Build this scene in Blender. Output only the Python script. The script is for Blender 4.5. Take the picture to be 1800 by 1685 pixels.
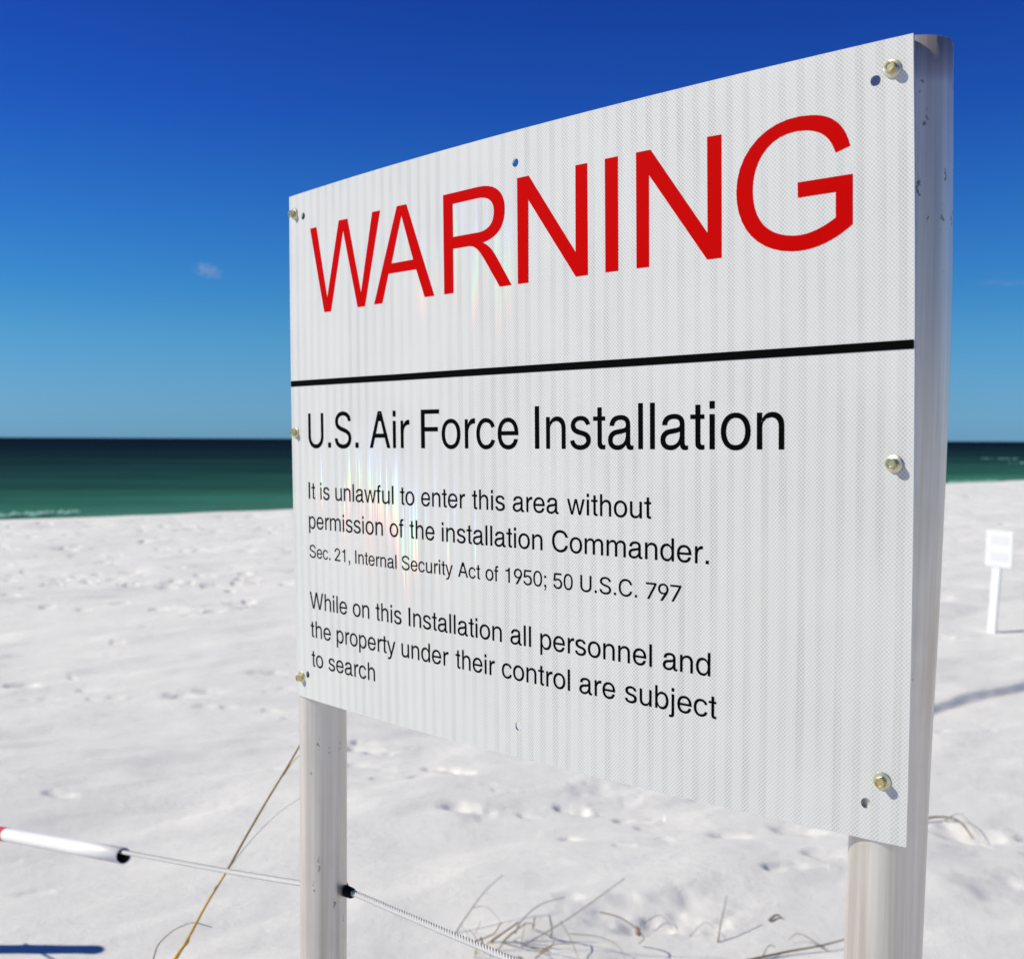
import bpy, bmesh, math, random
import numpy as np
from mathutils import Vector, Matrix
from mathutils.geometry import delaunay_2d_cdt, tessellate_polygon

random.seed(7); rng = np.random.default_rng(11)
for o in list(bpy.data.objects): bpy.data.objects.remove(o)
S = bpy.context.scene; COL = S.collection
R = math.radians

# ------------------------------------------------------------------ camera
CAM_Z = 2.30                       # eye height above the sand
FPX = 2156.1282                          # focal length in pixels of a 1800 px wide frame
PITCH, ROLL = 0.0326564, 0.0041916
cam_d = bpy.data.cameras.new('camera'); cam = bpy.data.objects.new('camera', cam_d); COL.objects.link(cam)
cam_d.sensor_fit = 'HORIZONTAL'; cam_d.sensor_width = 36.0; cam_d.lens = FPX / 1800 * 36
cam_d.clip_start = 0.05; cam_d.clip_end = 60000
cam.matrix_world = Matrix.Translation((0, 0, CAM_Z)) @ Matrix.Rotation(R(90) - PITCH, 4, 'X') @ Matrix.Rotation(ROLL, 4, 'Z')
cam_d.dof.use_dof = True; cam_d.dof.focus_distance = 1.70; cam_d.dof.aperture_fstop = 7.0; cam_d.dof.aperture_blades = 0
S.camera = cam

# ------------------------------------------------------------------ sky and sun
SUN_EL, SUN_AZ = R(38), R(-90)      # azimuth from +Y (ahead of the camera) towards +X
sun_dir = Vector((math.sin(SUN_AZ) * math.cos(SUN_EL), math.cos(SUN_AZ) * math.cos(SUN_EL), math.sin(SUN_EL)))
sd = bpy.data.lights.new('sun', 'SUN'); sd.energy = 4.7; sd.angle = R(0.53); sd.color = (1.0, 0.945, 0.80)
so = bpy.data.objects.new('sun', sd); COL.objects.link(so); so.location = (-8, -1, 8)
so.rotation_euler = sun_dir.to_track_quat('Z', 'Y').to_euler()

W = bpy.data.worlds.new('World'); S.world = W; W.use_nodes = True
nt = W.node_tree; N = nt.nodes; L = nt.links
bg = N['Background']
sky = N.new('ShaderNodeTexSky'); sky.sky_type = 'NISHITA'; sky.sun_disc = False
sky.sun_elevation = SUN_EL; sky.sun_rotation = SUN_AZ
sky.altitude = 0; sky.air_density = 1.0; sky.dust_density = 0.25; sky.ozone_density = 2.5
tc = N.new('ShaderNodeTexCoord'); sx = N.new('ShaderNodeSeparateXYZ'); L.new(tc.outputs['Generated'], sx.inputs[0])
rp = N.new('ShaderNodeValToRGB'); L.new(sx.outputs['Z'], rp.inputs[0])
rp.color_ramp.interpolation = 'LINEAR'
els = rp.color_ramp.elements
SKYR = [[0.0, [0.245, 0.6, 1.3]], [0.037, [0.243, 0.57, 1.09]], [0.078, [0.2, 0.57, 0.975]], [0.115, [0.142, 0.51, 0.955]], [0.169, [0.105, 0.43, 0.964]], [0.255, [0.07, 0.287, 0.932]], [0.332, [0.06, 0.222, 0.84]], [1.0, [0.1, 0.2, 0.45]]]
els[0].position = SKYR[0][0]; els[0].color = (*SKYR[0][1], 1); els[1].position = SKYR[-1][0]; els[1].color = (*SKYR[-1][1], 1)
for p_, c_ in SKYR[1:-1]:
    e = els.new(p_); e.color = (*c_, 1)
mx = N.new('ShaderNodeMix'); mx.data_type = 'RGBA'; mx.blend_type = 'MULTIPLY'; mx.inputs[0].default_value = 1
L.new(sky.outputs[0], mx.inputs[6]); L.new(rp.outputs[0], mx.inputs[7]); L.new(mx.outputs[2], bg.inputs[0])
bg.inputs[1].default_value = 0.10
S.view_settings.view_transform = 'Standard'; S.view_settings.look = 'None'
S.view_settings.exposure = 0.0; S.view_settings.gamma = 1.0; S.view_settings.use_curve_mapping = False
S.render.engine = 'CYCLES'
S.cycles.max_bounces = 6; S.cycles.sample_clamp_indirect = 4.0; S.cycles.volume_bounces = 1

# ------------------------------------------------------------------ helpers
def at(px, py, d):
    """the point at depth d (metres ahead) seen at photo pixel px, py (of 1800 x 1685)"""
    X, Y = (px - 900) / FPX, (py - 842.5) / FPX
    c, s = math.cos(ROLL), math.sin(ROLL)
    X, Y = X * c + Y * s, -X * s + Y * c
    v = Vector((X, math.cos(PITCH) - Y * math.sin(PITCH), -math.sin(PITCH) - Y * math.cos(PITCH)))
    v *= d / v.y
    return Vector((v.x, v.y, v.z + CAM_Z))
def ground(px, py, z=0.0):
    v = at(px, py, 1.0) - Vector((0, 0, CAM_Z))
    return Vector((0, 0, CAM_Z)) + v * ((z - CAM_Z) / v.z)
def link(o, parent=None, **kw):
    COL.objects.link(o)
    if parent is not None: o.parent = parent
    for k, v in kw.items(): o[k] = v
    return o
def mobj(name, verts, faces, mat, parent=None, smooth=False, **kw):
    me = bpy.data.meshes.new(name); me.from_pydata([tuple(v) for v in verts], [], faces); me.update()
    if mat is not None: me.materials.append(mat)
    if smooth: me.polygons.foreach_set('use_smooth', [True] * len(me.polygons))
    return link(bpy.data.objects.new(name, me), parent, **kw)
def empty(name, loc, **kw):
    o = bpy.data.objects.new(name, None); o.empty_display_size = .1; o.location = loc
    return link(o, None, **kw)
def local(o, root):                 # keep world-space vertices when parenting to an empty that is not at the origin
    o.data.transform(Matrix.Translation(-root.location)); return o
def catmull(P, n=8):
    P = [Vector(p) for p in P]; Q = [P[0] * 2 - P[1]] + P + [P[-1] * 2 - P[-2]]; out = []
    for i in range(1, len(Q) - 2):
        a, b, c, d = Q[i - 1:i + 3]
        for k in range(n):
            t = k / n
            out.append(.5 * ((2 * b) + (c - a) * t + (2 * a - 5 * b + 4 * c - d) * t * t + (3 * b - a - 3 * c + d) * t ** 3))
    out.append(P[-1]); return out
def tube(P, rad, sides=8, caps=True, V0=0):
    """swept tube; rad is a number or a list"""
    P = [Vector(p) for p in P]; n = len(P)
    if not hasattr(rad, '__len__'): rad = [rad] * n
    V, F = [], []; t0 = (P[1] - P[0]).normalized()
    up = t0.orthogonal().normalized()
    for i in range(n):
        t = (P[min(i + 1, n - 1)] - P[max(i - 1, 0)]).normalized()
        up = (up - t * up.dot(t)).normalized(); sd_ = t.cross(up)
        for k in range(sides):
            a = 2 * math.pi * k / sides
            V.append(P[i] + (up * math.cos(a) + sd_ * math.sin(a)) * rad[i])
    for i in range(n - 1):
        for k in range(sides):
            k2 = (k + 1) % sides
            F.append((V0 + i * sides + k, V0 + i * sides + k2, V0 + (i + 1) * sides + k2, V0 + (i + 1) * sides + k))
    if caps:
        F.append(tuple(V0 + k for k in reversed(range(sides)))); F.append(tuple(V0 + (n - 1) * sides + k for k in range(sides)))
    return V, F

# ------------------------------------------------------------------ materials
class M:
    def __init__(s, name):
        s.m = bpy.data.materials.new(name); s.m.use_nodes = True; s.nt = s.m.node_tree; s.N = s.nt.nodes; s.L = s.nt.links
        s.b = s.N['Principled BSDF']; s.out = s.N['Material Output']
    def n(s, t, **kw):
        x = s.N.new('ShaderNode' + t)
        for k, v in kw.items(): setattr(x, k, v)
        return x
    def put(s, v, sock):
        if isinstance(v, bpy.types.NodeSocket): s.L.new(v, sock)
        else: sock.default_value = v
    def math(s, op, a, b=0.0, c=None, clamp=False):
        x = s.n('Math', operation=op, use_clamp=clamp); s.put(a, x.inputs[0]); s.put(b, x.inputs[1])
        if c is not None: s.put(c, x.inputs[2])
        return x.outputs[0]
    def vm(s, op, a, b):
        x = s.n('VectorMath', operation=op); s.put(a, x.inputs[0]); s.put(b, x.inputs[1]); return x.outputs[0]
    def noise(s, vec, scale, detail=3, rough=.5):
        x = s.n('TexNoise'); x.inputs['Scale'].default_value = scale; x.inputs['Detail'].default_value = detail
        x.inputs['Roughness'].default_value = rough; s.L.new(vec, x.inputs['Vector']); return x.outputs['Fac']
    def mapr(s, vec, scale=(1, 1, 1), loc=(0, 0, 0), rot=(0, 0, 0)):
        x = s.n('Mapping'); s.L.new(vec, x.inputs[0]); x.inputs['Location'].default_value = loc
        x.inputs['Rotation'].default_value = rot; x.inputs['Scale'].default_value = scale; return x.outputs[0]
    def ramp(s, f, stops, interp='LINEAR'):
        x = s.n('ValToRGB'); x.color_ramp.interpolation = interp; e = x.color_ramp.elements
        e[0].position = stops[0][0]; e[0].color = (*stops[0][1], 1); e[1].position = stops[-1][0]; e[1].color = (*stops[-1][1], 1)
        for p, c in stops[1:-1]: q = e.new(p); q.color = (*c, 1)
        s.L.new(f, x.inputs[0]); return x.outputs[0]
    def mix(s, f, a, b, mode='MIX'):
        x = s.n('Mix', data_type='RGBA', blend_type=mode); s.put(f, x.inputs[0])
        s.put((*a, 1) if isinstance(a, tuple) else a, x.inputs[6]); s.put((*b, 1) if isinstance(b, tuple) else b, x.inputs[7]); return x.outputs[2]
    def rng(s, f, a, b, c, d):
        x = s.n('MapRange'); s.put(f, x.inputs[0])
        for i, v in enumerate((a, b, c, d)): x.inputs[i + 1].default_value = v
        return x.outputs[0]
    def bump(s, h, strength, dist, base=None):
        x = s.n('Bump'); x.inputs['Strength'].default_value = strength; x.inputs['Distance'].default_value = dist
        s.L.new(h, x.inputs['Height'])
        if base: s.L.new(base, x.inputs['Normal'])
        return x.outputs[0]
    def obj(s): return s.n('TexCoord').outputs['Object']
    def uv(s): return s.n('TexCoord').outputs['UV']
    def set(s, **kw):
        nm = dict(col='Base Color', rough='Roughness', metal='Metallic', spec='Specular IOR Level', nrm='Normal', ior='IOR')
        for k, v in kw.items():
            if k == 'col' and isinstance(v, tuple): v = (*v, 1)
            s.put(v, s.b.inputs[nm[k]])
        return s

def simple(name, col, rough=.5, metal=0, spec=.5, var=.0, scale=40):
    m = M(name); c = col
    if var:
        f = m.noise(m.obj(), scale, 4, .6)
        c = m.mix(f, tuple(x * (1 - var) for x in col), tuple(min(1, x * (1 + var)) for x in col))
    m.set(col=c, rough=rough, metal=metal, spec=spec); return m.m

# white prismatic reflective sheeting: UV is in millimetres on the face of the sign
def sheeting():
    m = M('prismatic_sheeting'); uv = m.uv(); s = m.n('SeparateXYZ'); m.L.new(uv, s.inputs[0]); x, y = s.outputs[0], s.outputs[1]
    P = 5.2
    d1 = m.math('ABSOLUTE', m.math('SUBTRACT', m.math('FRACT', m.math('DIVIDE', m.math('ADD', x, y), P)), .5))
    d2 = m.math('ABSOLUTE', m.math('SUBTRACT', m.math('FRACT', m.math('DIVIDE', m.math('ADD', m.math('SUBTRACT', x, y), 5200.), P)), .5))
    line = m.rng(m.math('MAXIMUM', d1, d2), .30, .42, 0, 1)
    wob = m.noise(m.mapr(uv, (.004, .002, 1)), 1, 1)
    ph = m.math('FRACT', m.math('DIVIDE', m.math('ADD', x, m.math('MULTIPLY', wob, 6)), 24.5))
    band = m.math('MULTIPLY', m.rng(ph, .05, .16, 0, 1), m.rng(ph, .48, .58, 1, 0))
    fine = m.noise(m.mapr(uv, (.16, .0022, 1)), 1, 4, .7)
    big = m.noise(m.mapr(uv, (.006, .006, 1)), 1, 2)
    amt = m.math('MULTIPLY', m.math('ADD', m.math('MULTIPLY', m.math('MULTIPLY', band, .62), m.rng(m.noise(m.mapr(uv, (.035, .0035, 1), (9, 4, 0)), 1, 2), .35, .62, .45, 1.1)), .36), m.rng(big, .3, .7, .55, 1.25))
    cell = m.mix(amt, (.58, .58, .565), (.375, .385, .375))  # uneven reflection of the prism facets, put into the base colour
    cell = m.mix(m.rng(fine, .3, .7, 0, .38), cell, (.65, .65, .63))
    c = m.mix(m.math('MULTIPLY', line, .8), cell, (.72, .72, .70))
    c = m.mix(m.rng(m.noise(m.mapr(uv, (.009, .009, 1), (5, 2, 0)), 1, 5, .65), .56, .75, 0, .28), c, (.60, .60, .53))
    m.set(col=c, rough=.42, spec=.22)
    # the micro-prisms throw the sun back as narrow coloured glints: three slightly different mirror directions
    geo = m.n('NewGeometry').outputs['Normal']
    jit = m.noise(m.mapr(uv, (.075, .0012, 1), (3.1, 7.7, 0)), 1, 2, .6)
    ja = m.math('MULTIPLY', m.math('SUBTRACT', jit, .5), 0.5)
    jv = m.math('MULTIPLY', m.math('SUBTRACT', m.noise(m.mapr(uv, (.02, .004, 1), (1.3, 2.2, 0)), 1, 1), .5), .10)
    last = m.b.outputs[0]
    A, B = (0.695899, -0.718075, 0.009639), (-0.012321, 0.001481, 0.999923)
    for kb0, ka0, wt in ((0.5731, 0.2478, 1.0), (.395, .17, .22)):
      for kb, ka, colr in ((kb0 + .018, ka0 + .006, (1, .05, .08)), (kb0, ka0, (.06, 1, .10)), (kb0 - .018, ka0 - .006, (.10, .12, 1))):
        vsum = m.math('ADD', m.math('MULTIPLY', ja, 1 if wt == 1 else .5), ka)
        sa = m.n('VectorMath', operation='SCALE'); sa.inputs[0].default_value = A; m.L.new(vsum, sa.inputs['Scale'])
        sb = m.n('VectorMath', operation='SCALE'); sb.inputs[0].default_value = B; m.L.new(m.math('ADD', jv, kb), sb.inputs['Scale'])
        nn = m.vm('ADD', m.vm('ADD', geo, sa.outputs[0]), sb.outputs[0])
        nz = m.n('VectorMath', operation='NORMALIZE'); m.L.new(nn, nz.inputs[0])
        g = m.n('BsdfGlossy'); g.inputs['Roughness'].default_value = 0.11; g.inputs['Color'].default_value = tuple(v * 0.00028 * wt for v in colr) + (1,)
        m.L.new(nz.outputs[0], g.inputs['Normal'])
        ad = m.n('AddShader'); m.L.new(last, ad.inputs[0]); m.L.new(g.outputs[0], ad.inputs[1]); last = ad.outputs[0]
    m.L.new(last, m.out.inputs[0])
    return m.m

def aluminium_post():
    m = M('weathered_aluminium'); o = m.obj()
    st = m.noise(m.mapr(o, (60, 60, .9)), 1, 4, .65); cl = m.noise(o, 9, 5, .6)
    c = m.mix(m.rng(st, .35, .65, 0, 1), (.58, .53, .47), (.77, .73, .675))
    c = m.mix(m.rng(cl, .45, .7, 0, .35), c, (.54, .50, .45))
    v = m.n('TexVoronoi'); v.inputs['Scale'].default_value = 1; dn = m.n('TexNoise'); dn.inputs['Scale'].default_value = 130; dn.inputs['Detail'].default_value = 3; m.L.new(o, dn.inputs['Vector'])
    sc_ = m.n('VectorMath', operation='SCALE'); sc_.inputs['Scale'].default_value = 1.0; m.L.new(dn.outputs['Color'], sc_.inputs[0])
    m.L.new(m.vm('ADD', m.mapr(o, (60, 60, 16), (.3, .1, .2)), sc_.outputs[0]), v.inputs['Vector'])
    mk = m.math('MULTIPLY', m.rng(v.outputs['Distance'], .10, .16, 1, 0), m.math('MULTIPLY', m.rng(m.noise(o, 5.3, 2), .50, .57, 0, 1), .8))
    c = m.mix(mk, c, (.05, .045, .04))
    ws = m.noise(m.mapr(o, (34, 34, .5), (2, 5, 1)), 1, 3, .6); c = m.mix(m.rng(ws, .50, .64, 0, .5), c, (.42, .37, .31))
    m.set(col=c, metal=m.math('SUBTRACT', .62, m.math('MULTIPLY', mk, .6)), rough=m.rng(st, .3, .7, .30, .44), nrm=m.bump(st, .25, .0006))
    return m.m

def sand():
    m = M('white_quartz_sand'); g = m.n('NewGeometry').outputs['Position']
    n1 = m.noise(g, 1.3, 5, .6); n2 = m.noise(g, 240, 3, .7); n3 = m.noise(g, 17, 5, .65)
    c = m.mix(m.rng(n1, .3, .7, 0, 1), (.82, .815, .77), (.87, .865, .815))
    c = m.mix(m.rng(n3, .60, .8, 0, .22), c, (.72, .715, .69))
    c = m.mix(m.rng(n2, .62, .8, 0, .25), c, (.56, .55, .54))
    n4 = m.noise(g, 75, 3, .7); c = m.mix(m.rng(n4, .35, .65, .10, 0), c, (.60, .595, .58))
    rip = m.noise(m.mapr(g, (2.2, 7.0, 1), rot=(0, 0, R(28))), 1, 4, .55)
    b = m.bump(n2, .8, .005, m.bump(n3, .5, .010, m.bump(rip, .4, .022)))
    m.set(col=c, rough=.95, spec=.08, nrm=b); return m.m

def sea_mat():
    m = M('sea_water'); g = m.n('NewGeometry').outputs['Position']; s = m.n('SeparateXYZ'); m.L.new(g, s.inputs[0])
    # distance seaward of the beach, across the shoreline
    off = m.math('MULTIPLY', m.math('SUBTRACT', m.math('SUBTRACT', s.outputs[1], m.math('MULTIPLY', s.outputs[0], .88)), 45.3), .7507)
    wob = m.noise(m.mapr(g, (.012, .03, 1), rot=(0, 0, R(-41))), 1, 4, .6)
    d = m.math('MULTIPLY', off, m.rng(wob, .3, .7, .72, 1.3))
    f = m.math('DIVIDE', m.math('LOGARITHM', m.math('MAXIMUM', d, 1.0), 10), 4.0)
    c = m.ramp(f, [(.0, (.14, .36, .30)), (.22, (.080, .24, .180)), (.31, (.036, .155, .105)), (.40, (.018, .080, .062)), (.50, (.0085, .036, .036)), (.60, (.0030, .0135, .021)), (.72, (.0014, .0075, .014)), (1, (.0010, .006, .014))])
    st = m.noise(m.mapr(g, (.05, .5, 1), rot=(0, 0, R(-8))), 1, 5, .6)
    c = m.mix(m.rng(st, .35, .68, 0, .55), c, m.mix(1.0, c, (.50, .62, .66), 'MULTIPLY'))
    s2 = m.noise(m.mapr(g, (.012, .075, 1), (4, 1, 0), (0, 0, R(-6))), 1, 5, .62)
    c = m.mix(m.rng(s2, .42, .66, 0, .75), c, m.mix(1.0, c, (1.55, 1.7, 1.75), 'MULTIPLY'))
    wv = m.noise(m.mapr(g, (.35, 1.6, 1), rot=(0, 0, R(-8))), 1, 5, .6)
    bn = m.bump(wv, .9, .30); df = m.n('BsdfDiffuse'); m.L.new(c, df.inputs['Color']); m.L.new(bn, df.inputs['Normal'])
    gl = m.n('BsdfGlossy'); gl.inputs['Roughness'].default_value = .35; m.L.new(bn, gl.inputs['Normal'])
    ms = m.n('MixShader'); ms.inputs[0].default_value = .03; m.L.new(df.outputs[0], ms.inputs[1]); m.L.new(gl.outputs[0], ms.inputs[2])
    m.L.new(ms.outputs[0], m.out.inputs[0]); return m.m

MAT = dict(
    sheet=sheeting(), post=aluminium_post(), sand=sand(), sea=sea_mat(),
    alu=simple('mill_aluminium', (.62, .62, .62), .4, .9, var=.1),
    red=simple('red_vinyl', (.50, .0003, .0003), .6, spec=.02), black=simple('black_vinyl', (.0015, .0015, .0015), .6, spec=.02),
    zinc=simple('yellow_zinc', (.60, .53, .27), .30, .9, var=.25, scale=300), zinc2=simple('dull_zinc', (.66, .62, .45), .35, .85, var=.2, scale=260),
    rubber=simple('black_rubber', (.008, .008, .008), .9, spec=.1, var=.3), rope=simple('white_nylon_rope', (.58, .58, .57), .7, spec=.2, var=.12, scale=90),
    groove_shade=simple('rope_groove_shade', (.13, .13, .125), .9), pvc=simple('white_pvc', (.80, .79, .77), .35, var=.04), redpaint=simple('red_paint', (.55, .01, .015), .5),
    faded=simple('faded_print', (.83, .83, .82), .6), white=simple('white_paint', (.90, .90, .88), .5, var=.03, scale=12), whitewood=simple('white_painted_wood', (.90, .90, .88), .6, var=.05, scale=8),
    straw2=simple('pale_straw', (.50, .40, .22), .8, var=.3, scale=50), straw=simple('golden_straw', (.64, .40, .06), .5, var=.45, scale=60), stem=simple('brown_green_stem', (.26, .18, .05), .6, var=.5, scale=60),
    dry=simple('dry_grey_stem', (.27, .24, .20), .8, var=.35, scale=50), brown=simple('dry_brown_stem', (.20, .13, .07), .8, var=.4, scale=50),
    bore_shade=simple('shaded_pipe_bore', (.07, .05, .04), .9), dark=simple('charred_stub', (.05, .045, .045), .9), blue=simple('navy_strap', (.012, .035, .16), .75, var=.25, scale=60),
    husk=simple('seed_husk', (.42, .27, .18), .8, var=.3, scale=80), foam=simple('sea_foam', (.22, .42, .36), .9, spec=.1),
)

# ------------------------------------------------------------------ sand
def hsh(i, j, k):
    n = (i.astype(np.int64) * 374761393 + j.astype(np.int64) * 668265263 + k * 974711) & 0xffffffff
    n = ((n ^ (n >> 13)) * 1274126177) & 0xffffffff
    return ((n ^ (n >> 16)) & 0xffff) / 65535.0
def vnoise(x, y, k=0):
    i, j = np.floor(x), np.floor(y); u, v = x - i, y - j
    u, v = u * u * u * (u * (u * 6 - 15) + 10), v * v * v * (v * (v * 6 - 15) + 10)
    a, b, c, d = hsh(i, j, k), hsh(i + 1, j, k), hsh(i, j + 1, k), hsh(i + 1, j + 1, k)
    return (a * (1 - u) + b * u) * (1 - v) + (c * (1 - u) + d * u) * v - .5
def fbm(x, y, o=4, k=0):
    s, a = 0, 1.0
    for q in range(o):
        s = s + a * vnoise(x * 2 ** q + 13.7 * q, y * 2 ** q - 7.1 * q, k + q); a *= .5
    return s
def crest(x): return 45.3 + .88 * x
def terrain(x, y):
    r = np.hypot(x, y); s = (y - crest(x)) * .7507 + fbm(x * .12, y * .12, 3, 5) * 1.2
    c, n = math.cos(.45), math.sin(.45); X, Y = x * c + y * n, -x * n + y * c
    near = np.clip((r - 1.5) / 3, .35, 1)
    calm = np.clip(1 + (s + 2) / 14, .25, 1) * 0 + 1
    z = near * (.085 * fbm(X * .25, Y * .42, 3, 1) + .024 * fbm(X * .8, Y * 1.3, 4, 2)) + .0058 * fbm(X * 3.2, Y * 4.6, 4, 3)
    # flat-topped wind scours
    q = fbm(X * .55 + 3, Y * 1.1 + 1, 3, 9); z += near * .018 * np.tanh(q * 6)
    # the beach face falls away to the sea beyond the berm
    t = np.clip(s, 0, None); t2 = np.clip((s + 2.5) / 4, 0, 1); z = z * (1 - .8 * t2 * t2 * (3 - 2 * t2))
    z = z - .15 * t * t / (t + 2.5)
    return np.maximum(z, -3.0)

FP = []
def pit(p, rx, ry, depth, ang=0.0, rim=.35): FP.append((p[0], p[1], rx, ry, depth, ang, rim))
for (px, py, w, dep) in [[622, 1312, 0.0594, 0.06], [650, 1320, 0.0297, 0.04], [636, 1303, 0.03960000000000001, 0.03], [622, 1342, 0.03960000000000001, 0.02], [730, 1367, 0.034650000000000014, 0.04], [753, 1351, 0.0297, 0.03], [790, 1360, 0.0297, 0.035], [804, 1366, 0.024750000000000005, 0.04], [796, 1423, 0.044550000000000006, 0.05], [870, 1398, 0.019800000000000005, 0.02], [920, 1432, 0.0297, 0.02], [988, 1419, 0.03960000000000001, 0.05], [1093, 1437, 0.034650000000000014, 0.05], [1128, 1453, 0.0297, 0.02], [1000, 1471, 0.019800000000000005, 0.03], [100, 1398, 0.0297, 0.03], [480, 1180, 0.0594, 0.05], [455, 1180, 0.04950000000000001, 0.03], [340, 1080, 0.09900000000000002, 0.05], [1648, 1119, 0.07920000000000002, 0.07], [660, 1370, 0.0297, 0.03], [770, 1352, 0.019800000000000005, 0.02], [25, 1196, 0.04950000000000001, 0.04], [300, 1215, 0.04950000000000001, 0.03], [1270, 1470, 0.03960000000000001, 0.03], [1380, 1460, 0.04950000000000001, 0.03], [1430, 1510, 0.0594, 0.03], [1355, 1540, 0.03960000000000001, 0.04], [20, 1196, 0.033, 0.02], [35, 1197, 0.044000000000000004, 0.035], [65, 1199, 0.033, 0.015], [45, 1222, 0.033, 0.015], [82, 1220, 0.038500000000000006, 0.02], [144, 1203, 0.033, 0.03], [158, 1221, 0.033, 0.03], [200, 1218, 0.033, 0.02], [234, 1219, 0.033, 0.012], [290, 1219, 0.033, 0.015], [316, 1216, 0.044000000000000004, 0.05], [365, 1208, 0.038500000000000006, 0.03], [357, 1235, 0.033, 0.02], [396, 1235, 0.027500000000000004, 0.04], [470, 1208, 0.038500000000000006, 0.025], [497, 1203, 0.027500000000000004, 0.02], [477, 1240, 0.033, 0.025], [503, 1257, 0.033, 0.02], [200, 1128, 0.033, 0.03], [192, 1145, 0.033, 0.02], [78, 1006, 0.08800000000000001, 0.05], [100, 1022, 0.066, 0.03], [180, 1020, 0.07700000000000001, 0.04], [230, 1024, 0.066, 0.03], [300, 1021, 0.05500000000000001, 0.03], [438, 1012, 0.05500000000000001, 0.05], [45, 1038, 0.05500000000000001, 0.03], [55, 1030, 0.05500000000000001, 0.03], [1680, 1470, 0.11000000000000001, 0.05], [1700, 1482, 0.066, 0.04], [1060, 1610, 0.11000000000000001, 0.03], [1115, 1632, 0.066, 0.04], [1060, 1392, 0.132, 0.03], [1735, 1565, 0.11000000000000001, 0.03]]:
    g = ground(px, py); pit(g, w * 1.2, w * 1.1, dep * .9, random.uniform(-.4, .4), .0)
k = 0
while k < 900:
    s_ = -1.0 - 19 * random.random() ** 1.25; x_ = random.uniform(-21, 44)
    y_ = crest(x_) + s_ / .7507
    if y_ < 14 or y_ > 80 or abs(x_ / y_) > .48: continue
    if random.random() > (1.0 if x_ < 8 else .35): continue
    pit((x_, y_), random.uniform(.04, .085), random.uniform(.07, .16), random.uniform(.02, .055), random.uniform(-.9, .9), .08); k += 1
for k in range(70):
    y_ = random.uniform(5.5, 19); x_ = y_ * random.uniform(-.45, .45)
    pit((x_, y_), random.uniform(.02, .04), random.uniform(.02, .05), random.uniform(.004, .014), random.uniform(-1, 1), .1)

def sand_mesh():
    f = FPX * 1024 / 1800
    ys = np.concatenate([np.arange(26, 40, .8), np.arange(40, 100, .38), np.arange(100, 180, .8), np.arange(180, 560, 1.15)])
    near = CAM_Z * f / ys[::-1]                                # increasing distances
    rad = np.concatenate([np.linspace(.02, near[0], 24)[:-1], near, near[-1] * np.geomspace(1.02, 5.5, 40)])
    fine = np.arange(-.50, .50, 1.15 / f)
    az = np.concatenate([np.linspace(-math.pi, -.50, 50)[:-1], fine, np.linspace(.50, math.pi, 50)[:-1]])
    nr, na = len(rad), len(az)
    Rg, Ag = np.meshgrid(rad, az, indexing='ij'); X, Y = Rg * np.sin(Ag), Rg * np.cos(Ag)
    Z = terrain(X, Y)
    for (x, y, rx, ry, dep, ang, rim) in FP:
        r0, a0 = math.hypot(x, y), math.atan2(x, y); w = max(rx * 2.8, ry) * 2.2
        i0, i1 = np.searchsorted(rad, [r0 - w, r0 + w]); j0, j1 = np.searchsorted(az, [a0 - w / r0, a0 + w / r0])
        if i1 <= i0 or j1 <= j0: continue
        dx, dy = X[i0:i1, j0:j1] - x, Y[i0:i1, j0:j1] - y; c, s = math.cos(ang), math.sin(ang)
        xx = (dx * c + dy * s) / rx; xx = np.where(xx > 0, xx / 2.8, xx)
        q = np.sqrt(xx ** 2 + ((-dx * s + dy * c) / ry) ** 2)
        q = q * (1 + .9 * fbm((dx + x) * 7, (dy + y) * 7, 2, 41))
        Z[i0:i1, j0:j1] += -dep * np.exp(-q ** 2) + dep * rim * np.exp(-((q - 1.45) / .38) ** 2)
    # right-hand scarp: a wind-cut step that drops to its right
    def step(P0, P1, h, wid, fall):
        nonlocal Z
        d = (P1 - P0); ln = math.hypot(d.x, d.y); ux, uy = d.x / ln, d.y / ln
        t = ((X - P0.x) * ux + (Y - P0.y) * uy) / ln; n = (X - P0.x) * (-uy) + (Y - P0.y) * ux
        n = n + .05 * fbm(X * 2, Y * 2, 2, 21)
        e = np.clip((t + .15) / .3, 0, 1) * np.clip((1.3 - t) / .3, 0, 1)
        Z -= h * e * np.where(n > 0, 0, np.clip(-n / wid, 0, 1) * np.exp(-np.clip(-n - wid, 0, None) / fall))
    step(ground(1560, 1262), ground(1850, 1178), .060, .075, 1.3)
    V = np.stack([X, Y, Z], -1).reshape(-1, 3)
    i, j = np.meshgrid(np.arange(nr - 1), np.arange(na), indexing='ij'); j2 = (j + 1) % na
    Q = np.stack([i * na + j, i * na + j2, (i + 1) * na + j2, (i + 1) * na + j], -1).reshape(-1, 4)[:, ::-1]
    me = bpy.data.meshes.new('sand'); me.vertices.add(len(V)); me.vertices.foreach_set('co', V.ravel())
    me.loops.add(Q.size); me.loops.foreach_set('vertex_index', Q.ravel().astype(np.int32))
    me.polygons.add(len(Q)); me.polygons.foreach_set('loop_start', np.arange(0, Q.size, 4)); me.polygons.foreach_set('use_smooth', np.ones(len(Q), bool))
    me.update(calc_edges=True); me.materials.append(MAT['sand'])
    link(bpy.data.objects.new('sand', me), kind='structure', label='white quartz sand of the beach with footprints and wind scours')
    return rad, az, Z
PIPE = (at(217, 1503.5, 3.20), at(0, 1464.5, 3.95))
g_rad, g_az, g_z = sand_mesh()
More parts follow.
